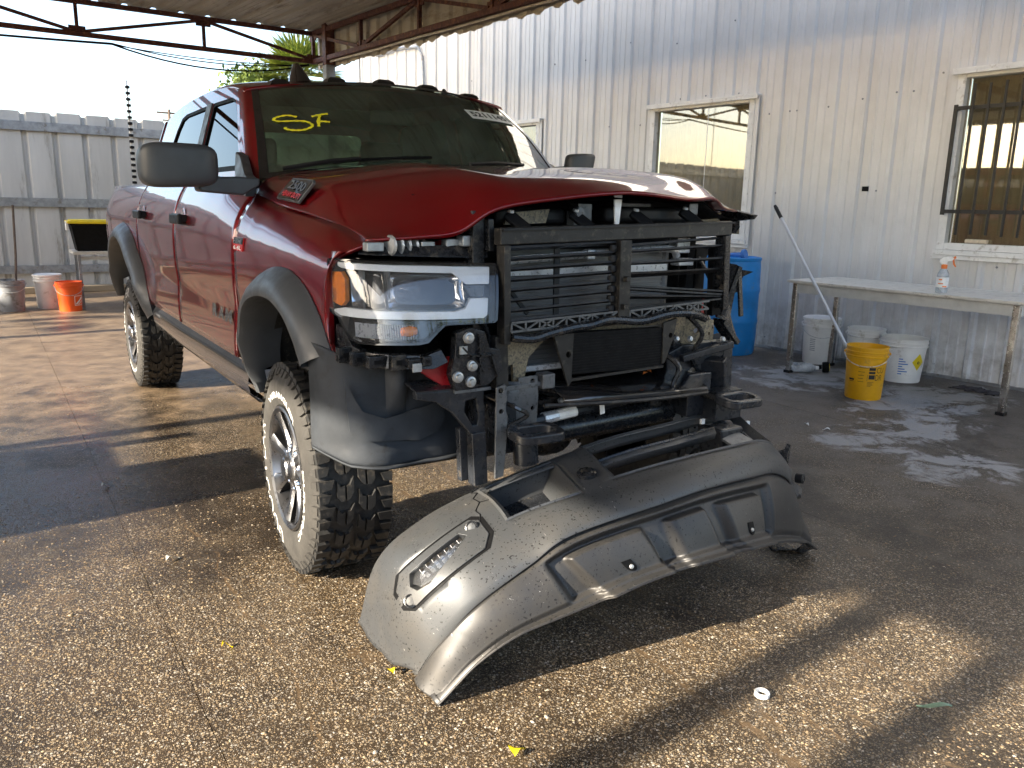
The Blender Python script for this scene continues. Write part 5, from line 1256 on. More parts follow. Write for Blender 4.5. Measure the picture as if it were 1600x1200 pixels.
# crushed far corner
cp_('broken_grille_end', MB().plate([(.725, 1.235), (.745, 1.222), (.785, 1.215), (.80, 1.195), (.862, 1.185), (.825, 1.165), (.815, 1.09), (.805, 1.02), (.785, 1.0), (.79, .96), (.815, .90), (.765, .915), (.745, .96), (.69, .99), (.66, 1.0), (.675, 1.06), (.70, 1.14)], [], lambda u, v, d: (u, -.62-.03*math.sin(u*20+v*13)+d, v), .012, .05), 'wet_black', smooth=20)
cp_('broken_rib', MB().beam((.68, -.655, 1.01), (.755, -.665, 1.21), .012, .02).beam((.75, -.665, 1.20), (.785, -.665, 1.0), .010, .02).beam((.66, -.65, 1.09), (.78, -.66, 1.12), .008, .02).beam((.70, -.62, .98), (.80, -.62, .88), .07, .02).beam((.74, -.62, .98), (.77, -.62, .87), .05, .02), 'wet_black', smooth=0)
cp_('broken_mount', MB().beam((.56, -.70, 1.30), (.60, -.68, 1.02), .03, .05).beam((.50, -.60, 1.12), (.62, -.60, 1.28), .02, .02).box((.56, -.60, 1.15), (.05, .05, .3)).box((.49, -.62, 1.2), (.04, .04, .28)), 'matte_black', smooth=0)
cp_('side_marker', MB().box((.60, -.60, 1.045), (.035, .03, .09)).box((.585, -.60, 1.235), (.022, .03, .035)), 'badge_red', smooth=0, bevel=.004)
cp_('crushed_panel', MB().plate([(.36, .995), (.44, 1.005), (.62, .995), (.635, .95), (.63, .905), (.56, .918), (.47, .895), (.44, .93)], [circ(.52, .955, .012, 8), circ(.585, .94, .008, 8)], lambda u, v, d: (u, -.66-.02*math.sin(u*25)+d, v), .01, .04), 'engine_tan', smooth=20)
cp_('bumper_bracket', MB().plate([(.36, .87), (.44, .90), (.70, .905), (.73, .87), (.70, .845), (.50, .80), (.43, .755), (.37, .76)], [], lambda u, v, d: (u, -.67-.04*(u-.36)+d, v), .05, .06), 'frame_black', smooth=20, bevel=.005)
cp_('bracket_lug', MB().beam((.40, -.71, .855), (.68, -.72, .895), .03, .03).beam((.60, -.70, .84), (.64, -.68, .70), .10, .05).beam((.70, -.66, .87), (.71, -.66, .70), .05, .06), 'frame_black', smooth=0, bevel=.006)
for (x, z) in ((.375, .935), (.45, .93), (.64, .915)): cp_('bolt', MB().lathe([(0, .014), (.009, .012), (.013, 0)], (x, -.70, z), (0, -1, .3), 10), 'bolt_grey')
cp_('mud_guard', MB().plate([(.70, .88), (.86, .90), (.88, .60), (.55, .56), (.50, .62), (.68, .68)], [], lambda u, v, d: (u, -.50+d, v), .01), 'liner_grey', smooth=0)

# packed lower nose: lines, motor housing, clamps and small boxes behind the tow hooks
for pts, r_ in (([(-.30, -.64, .80), (-.12, -.66, .765), (.10, -.62, .775), (.32, -.64, .755)], .012), ([(-.28, -.60, .74), (-.05, -.66, .745), (.18, -.60, .735), (.40, -.62, .765)], .009),
                ([(.30, -.68, .90), (.36, -.74, .83), (.34, -.72, .74), (.40, -.66, .66)], .011), ([(.44, -.70, 1.02), (.50, -.72, .95), (.47, -.70, .86), (.54, -.68, .78)], .010),
                ([(.55, -.62, 1.25), (.59, -.66, 1.15), (.57, -.66, 1.05), (.62, -.66, .96)], .009), ([(-.43, -.66, .84), (-.36, -.72, .80), (-.30, -.70, .72), (-.33, -.66, .62)], .009),
                ([(-.70, -.66, 1.03), (-.60, -.70, 1.07), (-.52, -.70, 1.05), (-.49, -.70, .97)], .007)):
    cp_('wire_loom', MB().tube(cr1(pts, 5), r_, 7), 'wet_black')
cp_('steering_gear', MB().lathe([(0, -.09), (.055, -.085), (.062, -.03), (.062, .05), (.045, .085), (0, .09)], (.22, -.56, .72), norm((1, .1, .1)), 16), 'wet_black')
cp_('motor_housing', MB().lathe([(0, -.07), (.045, -.065), (.05, 0), (.048, .06), (0, .07)], (.04, -.58, .735), norm((.2, -1, .1)), 16), 'frame_black')
for c_, d_ in (((-.22, -.60, .70), (.10, .08, .09)), ((.36, -.60, .69), (.09, .08, .12)), ((.10, -.58, .66), (.16, .06, .05)), ((.47, -.60, .88), (.10, .08, .14))):
    cp_('bracket_box', MB().box(c_, d_), 'wet_black', bevel=.006, smooth=0)
for x, z in ((.30, .735), (.12, .755), (-.16, .735)): cp_('bolt', MB().lathe([(0, .014), (.008, .012), (.012, 0)], (x, -.66, z), (0, -1, .3), 10), 'bolt_grey')
# ================================================================== THE FALLEN BUMPER
bp = thing('bumper', (0, -1.0, 0), 'scratched grey front bumper with fog lamp pocket lying on the ground before the truck', 'bumper')
A_ = np.array([[-.93, -.56, 0.0], [-.885, -.62, .25], [-.74, -.66, .38], [-.52, -.68, .46], [-.25, -.74, .545], [0, -.78, .60], [.25, -.77, .61], [.5, -.72, .605], [.72, -.66, .585], [.85, -.62, .555], [.925, -.62, .43]])
C_ = np.array([[-.94, -.85, 0.0], [-.92, -.90, .24], [-.80, -.98, .37], [-.58, -1.0, .46], [-.33, -1.04, .515], [-.05, -1.06, .55], [.2, -1.06, .56], [.45, -1.03, .55], [.65, -.98, .52], [.84, -.90, .43], [.965, -.82, .32]])
D_ = np.array([[-.91, -.985, .03], [-.87, -1.04, .15], [-.78, -1.10, .28], [-.60, -1.13, .385], [-.46, -1.15, .455], [-.1, -1.16, .49], [.12, -1.15, .50], [.4, -1.11, .48], [.6, -1.06, .45], [.8, -.98, .36], [.955, -.90, .25]])
E_ = np.array([[-.90, -1.127, .0], [-.80, -1.16, .12], [-.70, -1.19, .19], [-.55, -1.22, .23], [-.30, -1.245, .275], [-.05, -1.25, .285], [.2, -1.23, .27], [.4, -1.19, .24], [.6, -1.12, .18], [.82, -1.05, .10], [.965, -.97, .04]])
NB = 16
Ac, Cc, Dc, Ec = (cr1(q, NB) for q in (A_, C_, D_, E_))
nB = len(Ac); U = np.linspace(0, 10, nB)
B_ = A_*.5+C_*.5
B_[:, 2] += np.array([0, .03, .032, .022, .010, .002, .0, .0, .0, .0, .0]); B_[0] = (-.945, -.70, 0)
Bc = cr1(B_, NB)
A0 = Ac+np.array((.0, .012, -.045)); A0[:, 2] = np.maximum(A0[:, 2], 0.002)
# rounded upper shell: flange, back edge, top, front edge, face down to the crease
rows = []
T = [np.array(q) for q in (A0, Ac, Ac*.75+Bc*.25+np.array((0, 0, .006)), Bc, Cc*.6+Bc*.4+np.array((0, 0, .006)), Cc, Cc*.55+Dc*.45+np.array((0, -.012, .010)), Dc, Dc+np.array((0, .012, -.012)), Dc+np.array((0, .035, -.012)))]
SH = cr1(np.array(T), 3)                        # (rows, stations, 3)
SH[..., 2] = np.maximum(SH[..., 2], .001)
nr = SH.shape[0]
# openings in the top: a long slot and a tow hook pocket
def skip(i, j):
    u = U[j]; r = i/3.
    if 4.45 < u < 8.55 and 1.35 < r < 4.3: return True
    if 2.95 < u < 3.95 and 2.0 < r < 4.6: return True
    if 8.6 < u < 9.55 and 1.6 < r < 3.4: return True
    return False
shell = MB()
# fog pocket pressed into the outer end
def bump_in(P, u, r):
    return P
FU, FR = 1.72, 4.15
for i in range(nr):
    for j in range(nB):
        u, r = U[j], i/3.
        if u > 9.0:            # crushed end
            k = (u-9)
            SH[i, j] += np.array((-.03*k*math.sin(r*2.7), .03*math.sin(r*4.1+u*6)*k, -.05*k*abs(math.sin(r*1.9+1))))
# rolled rim round the openings
def rim(idx_r, idx_u0, idx_u1, w_=.030):
    pass
def sp(u, r):
    i = min(nr-1.001, max(0, r*3)); j = min(nB-1.001, max(0, u*NB)); i0, j0 = int(i), int(j); a, b_ = i-i0, j-j0
    return SH[i0, j0]*(1-a)*(1-b_)+SH[i0+1, j0]*a*(1-b_)+SH[i0, j0+1]*(1-a)*b_+SH[i0+1, j0+1]*a*b_
def spn(u, r):
    n_ = np.cross(sp(u+.05, r)-sp(u-.05, r), sp(u, r+.05)-sp(u, r-.05)); n_ = norm(n_)
    return n_ if n_ @ np.array((-.2, -.5, .8)) > 0 else -n_
def walls(u0, u1, r0, r1, depth, shrink=.1, lip=.012, bottom=None):
    loop = [(u0+(u1-u0)*k/14, r0) for k in range(14)]+[(u1, r0+(r1-r0)*k/8) for k in range(8)]+[(u1-(u1-u0)*k/14, r1) for k in range(14)]+[(u0, r1-(r1-r0)*k/8) for k in range(8)]
    cu, cr_ = (u0+u1)/2, (r0+r1)/2
    L0 = [sp(u, r)+spn(u, r)*lip*.5 for u, r in loop]+[None]; L0[-1] = L0[0]
    Lo = [sp(cu+(u-cu)*1.07, cr_+(r-cr_)*1.07)+spn(u, r)*.001 for u, r in loop]; Lo.append(Lo[0])
    L1 = [sp(cu+(u-cu)*(1-shrink), cr_+(r-cr_)*(1-shrink))+np.array((0, .25, -1))*depth*.5 for u, r in loop]; L1.append(L1[0])
    L2 = [sp(cu+(u-cu)*(1-shrink*2), cr_+(r-cr_)*(1-shrink*2))+np.array((0, .25, -1))*depth for u, r in loop]; L2.append(L2[0])
    return Lo, L0, L1, L2
Lo, L0, L1, L2 = walls(2.95, 3.95, 2.0, 4.6, .10, .10)
pk = MB().grid([Lo, L0, L1, L2]).build('hook_pocket', 'bumper_grey', bp, smooth=50)
MB().grid([[p for p in L2], [p*.15+np.mean(L2[:-1], 0)*.85 for p in L2]]).build('pocket_floor', 'wet_black', bp, smooth=0)
MB().grid([[p+np.array((0, 0, .004)) for p in L1[14:26]], [p+np.array((0, -.05, -.01)) for p in L1[14:26]]]).build('pocket_step', 'bumper_grey', bp, smooth=40)
Lo, L0, L1, L2 = walls(4.45, 8.55, 1.35, 4.3, .07, .04)
MB().grid([Lo, L0, L1]).build('slot_rim', 'bumper_grey', bp, smooth=50)
# front wall and debris inside the slot
bar = [sp(4.3+.40*k, 1.05)+np.array((0, -.075, -.055)) for k in range(8)]
MB().grid([[p+np.array((0, .0, .022)) for p in bar], [p+np.array((0, -.016, .004)) for p in bar], [p+np.array((0, -.01, -.022)) for p in bar]]).build('slot_bar', 'bumper_grey', bp, smooth=50, solid=.006)
MB().tube([p+np.array((0, -.004, .022)) for p in bar], .007, 6).build('bar_edge', 'wet_black', bp)
core = [sp(u, 2.6)*np.array((1, 1, .62)) for u in np.linspace(4.3, 9.2, 16)]
MB().grid([[p+np.array((0, .13, -.04)) for p in core], [p+np.array((0, -.08, -.05)) for p in core]]).build('inner_channel', 'wet_black', bp, smooth=30, solid=.01)
for k in range(16):
    u = rnd.uniform(5.8, 8.4); p = sp(u, rnd.uniform(2., 3.8))*np.array((1, 1, .72)); s_ = rnd.uniform(.02, .05)
    a = rnd.uniform(0, 3); MB().box(p, (s_*1.6, s_*.5, s_*.7), (norm((math.cos(a), math.sin(a), .3)), norm((-math.sin(a), math.cos(a), 0)), norm((-.3*math.cos(a), -.3*math.sin(a), 1)))).build('broken_clip', 'wet_black', bp, smooth=0)
for (u, r) in ((7.0, 1.25), (7.85, 1.2), (8.9, 2.2)): MB().box(sp(u, r)+np.array((0, -.03, -.015)), (.018, .012, .02)).build('metal_clip', 'white_label', bp, smooth=0)
MB().plate([(.60, .585), (.735, .585), (.75, .43), (.62, .42)], [], lambda u, v, d: (u, -.77+d*1.0-.1*(.585-v), v-.04), .14).build('crush_box', 'frame_black', bp, smooth=0, bevel=.01)
MB().box((.66, -.82, .50), (.12, .10, .01), (norm((1, .2, .1)), norm((-.2, 1, .3)), (0, 0, 1))).build('bent_tab', 'bracket_grey', bp, smooth=0)
# round cap between the openings
q = sp(4.2, 3.5); n_ = spn(4.2, 3.5)
MB().lathe([(.034, 0), (.034, .014), (.028, .018), (.022, .015), (.018, .019), (0, .020)], q, n_, 24).build('round_cap', 'wet_black', bp)
# lower valance with pressed panels
NV = 34; VV_ = np.zeros((NV, nB, 3))
def sm(x): x = np.clip(x, 0, 1); return x*x*(3-2*x)
def rr2(u, v, u0, u1, v0, v1, s_): return sm((u-u0)/s_)*sm((u1-u)/s_)*sm((v-v0)/(s_*1.1))*sm((v1-v)/(s_*1.1))
for j in range(nB):
    u = U[j]
    for i in range(NV):
        v = i/(NV-1)
        top_ = Dc[j]+np.array((0, .012, -.014)); low = Ec[j]
        p = top_*(1-v)+low*v
        t = Dc[min(j+1, nB-1)]-Dc[max(j-1, 0)]; nn = norm(np.cross(low-top_, t)); nn = nn if nn[1] < 0 else -nn
        k = np.clip((u)/1.5, 0, 1)
        p = p+nn*(.020*math.sin(math.pi*min(1, v*1.25))*(1-.5*k)+.012*sm(v/.10)-.03*sm((v-.80)/.14)*.5+.035*sm((v-.90)/.08)*.7)
        p = p-nn*.030*rr2(u, v, 3.22, 7.5, .10, .90, .085)
        for (a, b_) in ((3.6, 4.68), (4.95, 5.8), (6.08, 7.15)): p = p+nn*.030*rr2(u, v, a, b_, .20, 1.2, .075)
        if u > 9.1: p = p+np.array((.01, .05, .02))*(u-9.1)*math.sin(v*5)
        p[2] = max(p[2], .002); VV_[i, j] = p
VF = np.zeros((NV*2-1, nB*3-2, 3))
VF = cr2(VV_, 2, 2)
VF[..., 2] = np.maximum(VF[..., 2], .001)
val_ = MB().grid(VF, flip=True).build('valance', 'valance_grey', bp, smooth=60, solid=.005)
edge = VF[-1]; MB().grid([[p for p in edge], [p+np.array((0, .03, -.006 if p[2] > .02 else 0)) for p in edge], [p+np.array((0, .07, .02)) for p in edge]]).build('valance_lip', 'valance_grey', bp, smooth=50, solid=.004)
def vp_(u, v): 
    return VF[int(np.clip(v, 0, 1)*(VF.shape[0]-1)), int(np.clip(u/10, 0, 1)*(VF.shape[1]-1))]
for (u, v) in ((4.22, .70), (6.62, .72)):
    q = vp_(u, v); t = norm(vp_(u+.2, v)-vp_(u-.2, v)); dn = norm(vp_(u, v+.1)-vp_(u, v-.1)); nn = norm(np.cross(t, dn)); nn = nn if nn[1] < 0 else -nn
    h_ = MB().plate([(-.018, .022), (.018, .022), (.018, -.010), (.010, -.022), (0, -.026), (-.010, -.022), (-.018, -.010)], [], lambda a, b_, d: q+t*a-dn*b_+nn*(.003-d), .004).build('valance_slot', 'matte_black', bp, smooth=0)
    MB().lathe([(0, .006), (.006, .005), (.008, 0)], q+nn*.003+dn*.006, nn, 8).build('slot_screw', 'bolt_grey', bp)
# far end: torn hollow
ee = VF[-1, -14:]; tt = VF[-6, -14:]
MB().grid([[p for p in ee], [p+np.array((-.01, .10, .0)) for p in ee], [p+np.array((-.02, .20, .10)) for p in tt]]).build('torn_return', 'wet_black', bp, smooth=40, solid=.006)
eh = VF[-1, -26:]
MB().grid([[p+np.array((0, .015, .004)) for p in eh], [np.array((p[0]-.01, p[1]+.05, max(.004, p[2]-.045))) for p in eh], [np.array((p[0]-.03, p[1]+.16, .004)) for p in eh], [np.array((p[0]-.03, p[1]+.24, .06)) for p in eh]]).build('torn_liner', 'wet_black', bp, smooth=40, solid=.004)
MB().plate([(.80, .40), (.93, .46), (.985, .40), (.99, .30), (.95, .24), (.975, .20), (.90, .19), (.84, .28)], [circ(.945, .325, .018, 10)], lambda u, v, d: (u, -.80-.05*math.sin(u*30)+d-.4*(u-.8), v), .02, .04).build('torn_plastic', 'wet_black', bp, smooth=20)
MB().lathe([(.022, 0), (.022, .03), (.012, .034), (0, .03)], (.952, -.90, .315), norm((.3, -1, .1)), 12).build('sensor_cap', 'black_plastic', bp)
# fog lamp bezel on the near end, pressed in
fo = np.array((sp(FU, FR))); fn_ = norm(np.array((-.62, -.62, .48)))
ax_l = norm(np.cross((0, 0, 1), fn_)); ax_l = ax_l if ax_l[0] > 0 else -ax_l           # towards the inner end
ax_u = norm(np.cross(fn_, ax_l)); ax_u = ax_u if ax_u[2] > 0 else -ax_u
P0 = sp(1.22, 4.75); P1 = sp(2.42, 4.35)
lx = norm(P1-P0); ly = norm(np.cross(lx, fn_)); ly = ly if ly[2] > 0 else -ly; fz = norm(np.cross(lx, ly)); fz = fz if fz @ fn_ > 0 else -fz
fc = (P0+P1)/2
def fp(u, v, d):          # follows the curved end of the bumper
    q = fc+lx*u+ly*v
    best = None
    for uu in np.linspace(.7, 3.1, 25):
        for r in np.linspace(3.0, 6.2, 17):
            s_ = sp(uu, r); e = s_-q; e = e-fz*(e @ fz); dd = e @ e
            if best is None or dd < best[0]: best = (dd, uu, r)
    uu, r = best[1:]
    du, dr = .05, .1
    for _ in range(12):
        for a, b_ in ((du, 0), (-du, 0), (0, dr), (0, -dr)):
            e = sp(uu+a, r+b_)-q; e = e-fz*(e @ fz); dd = e @ e
            if dd < best[0]: best = (dd, uu+a, r+b_)
        if (uu, r) == best[1:]: du *= .5; dr *= .5
        uu, r = best[1:]
    s_ = sp(uu, r); return q+fz*((s_-q) @ fz)+fz*d
PU = np.linspace(-.23, .23, 24); PV = np.linspace(-.11, .11, 12)
FPT = np.array([[fp(u, v, 0) for v in PV] for u in PU])
def fpi(u, v, d):
    i = np.clip((u+.23)/.46*23, 0, 22.999); j = np.clip((v+.11)/.22*11, 0, 10.999); i0, j0 = int(i), int(j); a, b_ = i-i0, j-j0
    return FPT[i0, j0]*(1-a)*(1-b_)+FPT[i0+1, j0]*a*(1-b_)+FPT[i0, j0+1]*(1-a)*b_+FPT[i0+1, j0+1]*a*b_+fz*d
oct_ = [(-.165, -.040), (-.135, -.066), (.135, -.066), (.172, -.030), (.172, .035), (.145, .058), (-.13, .058), (-.168, .020)]
oin = [(-.118, -.006), (-.098, .030), (.095, .032), (.112, .010), (.060, -.012), (-.06, -.042), (-.105, -.032)]
ch = .0
fb = MB().plate(oct_, [oin], lambda u, v, d: fpi(u, v, .007-d), .012, .022).build('fog_bezel', 'bumper_grey', bp, smooth=40, bevel=.003)
big = [(u*1.07+(.004 if u > 0 else -.004), v*1.13) for u, v in oct_]
MB().plate(big, [oct_], lambda u, v, d: fpi(u, v, .0015-d), .004, .022).build('bezel_gap', 'matte_black', fb, smooth=40)
wl = [fpi(u, v, .006) for u, v in oin]; wl2 = [fpi(u*.86, v*.8, -.05) for u, v in oin]
MB().grid([wl+[wl[0]], wl2+[wl2[0]]]).build('fog_recess', 'bumper_grey', fb, smooth=30)
MB().plate(oin, [], lambda u, v, d: fpi(u*.9, v*.85, .004-.02*abs(v)/.03-d), .004, .03).build('fog_lens', 'lamp_glass', fb, smooth=50)
MB().plate(oin, [], lambda u, v, d: fpi(u*.86, v*.8, -.03-d), .004, .03).build('fog_reflector', 'chrome', fb, smooth=30)
for k in range(7): MB().box(fpi(-.06+k*.024, .012, -.014), (.016, .016, .02), (lx, ly, fz)).build('fog_led', 'chrome', fb, smooth=0, bevel=.003)
for (u, v) in ((-.142, -.042), (.140, .024)):
    MB().lathe([(.021, -.002), (.021, .004), (.017, .005), (.016, .001), (.0, .0)], fpi(u, v, .007), fz, 20).build('parking_sensor', 'wet_black', fb)
    MB().lathe([(.014, .0), (.013, .004), (0, .005)], fpi(u, v, .008), fz, 16).build('sensor_face', 'bumper_grey', fb)
oct_s = [(u*.96, v*.93) for u, v in oct_]
def skip2(i, j):
    if skip(i, j): return True
    if U[j] > 2.9 or i/3. < 2.4: return False
    q = (SH[i, j]+SH[i+1, j]+SH[i, j+1]+SH[i+1, j+1])/4-fc
    return pin((q @ lx, q @ ly), oct_s)
shell.grid(SH, skip=skip2, flip=True)
sh = shell.build('bumper_shell', 'bumper_grey', bp, smooth=55, solid=.006)
# crack running from the bezel to the top
ck = [sp(u, r)+spn(u, r)*.0012 for u, r in ((2.62, 3.9), (2.68, 3.5), (2.66, 3.2), (2.80, 2.8), (2.78, 2.4), (2.9, 2.1), (2.85, 1.7), (2.98, 1.3))]
ck2 = [sp(u, r)+spn(u, r)*.0012 for u, r in ((2.80, 2.8), (2.92, 2.9), (2.97, 2.55), (3.06, 2.3))]
MB().tube(ck, .0022, 4).tube(ck2, .0018, 4).build('crack', 'matte_black', sh)

# ================================================================== BENCH AND BUCKETS
bt = thing('work_bench', (4.55, .9, 0), 'long pale table with chrome legs along the corrugated wall', 'table')
bx = norm((.06, -1, 0)); by = norm((1, .06, 0)); b0 = np.array((4.15, 1.73, .85))
def bq(a, w_, z): return b0+bx*a+by*w_+np.array((0, 0, z-.85))
LB, WB = 1.95, .80
MB().box(bq(LB/2, WB/2, .838), (LB, WB, .024), (bx, by, (0, 0, 1))).build('table_top', 'bench_top', bt, bevel=.003, smooth=0)
for (a0, w0_, a1, w1) in ((.05, .05, LB-.05, .05), (.05, WB-.05, LB-.05, WB-.05), (.05, .05, .05, WB-.05), (LB-.05, .05, LB-.05, WB-.05)):
    MB().beam(bq(a0, w0_, .782), bq(a1, w1, .782), .02, .088).build('apron', 'bench_apron', bt, smooth=0)
for (a, w_) in ((.06, .06), (LB-.06, .06), (.06, WB-.06), (LB-.06, WB-.06)):
    lg = MB().box(bq(a, w_, .42), (.045, .045, .80), (bx, by, (0, 0, 1))).build('leg', 'leg_chrome', bt, bevel=.004, smooth=0)
    MB().box(bq(a, w_, .0125), (.06, .06, .025), (bx, by, (0, 0, 1))).build('foot', 'black_plastic', lg, smooth=0)
sbp = np.array((4.36, .44, .85))
sb = thing('spray_bottle', tuple(sbp), 'clear spray bottle with orange trigger head standing on the long bench', 'spray bottle')
MB().lathe([(0, 0), (.040, .002), (.043, .012), (.043, .125), (.040, .150), (.028, .178), (.018, .190), (.016, .205), (0, .205)], sbp, n=28).build('bottle', 'clear_plastic', sb)
MB().lathe([(.0435, .045), (.0437, .046), (.0437, .123), (.0435, .124)], sbp, n=28).build('label', 'white_label', sb)
vw = norm((-1.897-sbp[0], -2.969-sbp[1], 0)); rt = np.array((-vw[1], vw[0], 0)); 
def lab(u, v, d):
    a = u/.044; return sbp+(vw*math.cos(a)+rt*math.sin(a))*(.0442+d)+np.array((0, 0, v))
mb = MB()
for u0, v0, w_, h_ in ((-.028, .100, .026, .010), (-.030, .070, .038, .008), (.004, .047, .034, .010)): mb.grid([[lab(u0+w_*k/6, v0, 0) for k in range(7)], [lab(u0+w_*k/6, v0+h_, 0) for k in range(7)]])
mb.build('label_print', 'print_orange', sb, smooth=0)
MB().lathe([(.020, .188), (.022, .190), (.022, .215), (.016, .222), (0, .222)], sbp, n=20).build('collar', 'print_orange', sb)
rs = rt if rt[0] > 0 else -rt
MB().plate([(-.020, .218), (.016, .218), (.020, .245), (.052, .252), (.062, .272), (.030, .284), (-.010, .280), (-.034, .262), (-.040, .240)], [], lambda u, v, d: sbp+rs*u+vw*(.012-d)+np.array((0, 0, v)), .024).build('spray_head', 'white_label', sb, bevel=.005, smooth=30)
MB().plate([(.040, .268), (.070, .290), (.075, .272), (.062, .262), (.070, .228), (.082, .205), (.074, .203), (.058, .222), (.050, .255)], [], lambda u, v, d: sbp+rs*u+vw*(.008-d)+np.array((0, 0, v)), .016).build('trigger', 'print_orange', sb, bevel=.003, smooth=30)
def bucket(name, x, y, h, r1, r2, mat, label, group=None, lid=False, handle=True, hang=0., inside=None):
    t = thing(name, (x, y, 0), label, 'bucket', group); p = (x, y, 0)
    pr = [(0, .006), (r1-.012, .006), (r1-.004, .0), (r1, .008), (r1+(r2-r1)*.80, h*.80), (r2*.985, h*.80), (r2+.004, h*.805), (r2+.006, h*.835), (r2-.002, h*.845), (r2-.002, h*.885), (r2+.005, h*.89), (r2+.006, h*.915), (r2, h*.925), (r2+.001, h*.985), (r2+.006, h*.99), (r2+.004, h), (r2-.004, h), (r1-.006, .012), (0, .012)]
    MB().lathe(pr, p, n=44).build('body', mat, t, smooth=30)
    if lid: MB().lathe([(r2+.009, h*.955), (r2+.010, h+.004), (r2-.004, h+.010), (r2-.014, h+.004), (0, h+.004)], p, n=44).build('lid', mat, t, smooth=30)
    if handle:
        d = norm((-1.897-x, -2.969-y, 0)); s_ = np.array((-d[1], d[0], 0)); s_ = s_ if s_[0] > 0 else -s_
        pts = []
        for a in np.linspace(0, math.pi, 20):
            q = s_*(-math.cos(a))*(r2+.012); dn = math.sin(a)
            pts.append(np.array((x, y, h*.865))+q+d*(r2*.98*dn+.004)*1.0*(1.0)+np.array((0, 0, -hang*dn)))
        hb = MB().tube(pts, .003, 6).build('handle', 'steel', t)
        for e in (-1, 1): MB().lathe([(.014, 0), (.014, .010), (.008, .014), (0, .014)], np.array((x, y, h*.865))+s_*e*(r2+.004), s_*e, 12).build('handle_ear', mat, t)
    return t, s_ if handle else None
yb, ys_ = bucket('bucket', 3.92, .72, .42, .136, .155, 'bucket_yellow', 'yellow bucket holding a mop pole in front of the bench', None, hang=.09)
dY = norm((-1.897-3.92, -2.969-.72, 0)); rY = np.array((-dY[1], dY[0], 0)); rY = rY if rY[0] > 0 else -rY
def byl(u, v, d):
    a = u/.148; rr = .136+.024*min(1, v/.42)
    return np.array((3.92, .72, 0))+(dY*math.cos(a)+rY*math.sin(a))*(rr+.0012+d)+np.array((0, 0, v))
for w_, u0, v0, ww, hh, bo in (('CU', .085, .225, .060, .045, -.01), ('DR', .080, .165, .060, .045, -.01)):
    mb = MB(); put_text(mb, w_, lambda u, v, d: byl(u0+u, v0+v, 0), ww, hh, bo); mb.build('bucket_print', 'print_black', yb, smooth=0)
mb = MB()
for k, (u0, v0, w_, h_) in enumerate([(.028, .245, .048, .022), (.028, .218, .048, .018), (.030, .175, .045, .034), (.018, .160, .002, .05), (.022, .148, .05, .003), (.022, .138, .04, .003), (.022, .128, .045, .003), (.022, .118, .03, .003), (-.05, .262, .07, .003), (-.05, .228, .05, .003), (-.05, .20, .045, .003), (-.05, .175, .04, .003), (-.05, .15, .045, .003), (-.125, .155, .045, .014), (-.122, .145, .038, .004)]):
    mb.grid([[byl(u0+w_*i/4, v0, 0) for i in range(5)], [byl(u0+w_*i/4, v0+h_, 0) for i in range(5)]])
mb.build('bucket_print', 'print_black', yb, smooth=0)
pole = thing('mop_pole', (3.86, .80, .03), 'long silver pole with a black grip leaning out of the yellow bucket', 'pole')
pa, pb = np.array((4.00, .70, .02)), np.array((4.0, 1.745, 1.40))
pd = norm(pb-pa)
MB().tube([pa, pb], .0135, 14).build('shaft', 'mop_pole', pole); MB().tube([pb-pd*.01, pb+pd*.10, pb+pd*.125], [.0165, .0165, .012], 14).build('grip', 'black_plastic', pole)
w1_, _ = bucket('bucket', 4.93, 1.88, .44, .150, .170, 'bucket_white', 'white lidded bucket behind the left legs of the bench', 'white buckets under the bench', True, True, .12)
w2_, _ = bucket('bucket', 4.97, 1.42, .40, .145, .165, 'bucket_white', 'open white bucket between the lidded bucket and the yellow bucket', 'white buckets under the bench', False, True, .02)
w3_, _ = bucket('bucket', 4.86, .98, .385, .165, .195, 'bucket_white', 'wide white bucket with a yellow hazard diamond behind the yellow bucket', 'white buckets under the bench', False, False)
def onb(x, y, r1, r2, h):
    d = norm((-1.897-x, -2.969-y, 0)); r_ = np.array((-d[1], d[0], 0)); r_ = r_ if r_[0] > 0 else -r_
    return lambda u, v, dd: np.array((x, y, 0))+(d*math.cos(u/r1)+r_*math.sin(u/r1))*(r1+(r2-r1)*v/h+.0015+dd)+np.array((0, 0, v))
f3 = onb(4.86, .98, .165, .195, .385); c3 = (.135, .19)
MB().grid([[f3(c3[0]+(p_+q_-1)*.055, c3[1]+(q_-p_)*.075, 0) for q_ in np.linspace(0, 1, 9)] for p_ in np.linspace(0, 1, 9)]).build('hazard_label', 'tote_yellow', w3_, smooth=0)
mb = MB(); put_text(mb, 'O', lambda u, v, d: f3(c3[0]-.012+u, c3[1]-.018+v, .001), .024, .026, .06); mb.build('label_print', 'print_black', w3_, smooth=0)
mb = MB()
for k in range(7): mb.grid([[f3(-.02+(.03+.02*(k % 3))*i_/4, .21-.022*k, 0) for i_ in range(5)], [f3(-.02+(.03+.02*(k % 3))*i_/4, .219-.022*k, 0) for i_ in range(5)]])
ob3 = mb.build('label_print', 'print_blue', w3_, smooth=0)
f2 = onb(4.97, 1.42, .145, .165, .40); mb = MB()
for k in range(5): mb.grid([[f2(-.10+.12*i/4, .20-.018*k, 0) for i in range(5)], [f2(-.10+.12*i/4, .206-.018*k, 0) for i in range(5)]])
mb.build('label_print', 'bucket_grey', w2_, smooth=0)
f1 = onb(4.93, 1.88, .150, .170, .44); mb = MB()
for k in range(7): mb.grid([[f1(-.09+.05*i/4, .24-.018*k, 0) for i in range(5)], [f1(-.09+.05*i/4, .247-.018*k, 0) for i in range(5)]])
mb.build('label_print', 'bucket_grey', w1_, smooth=0)
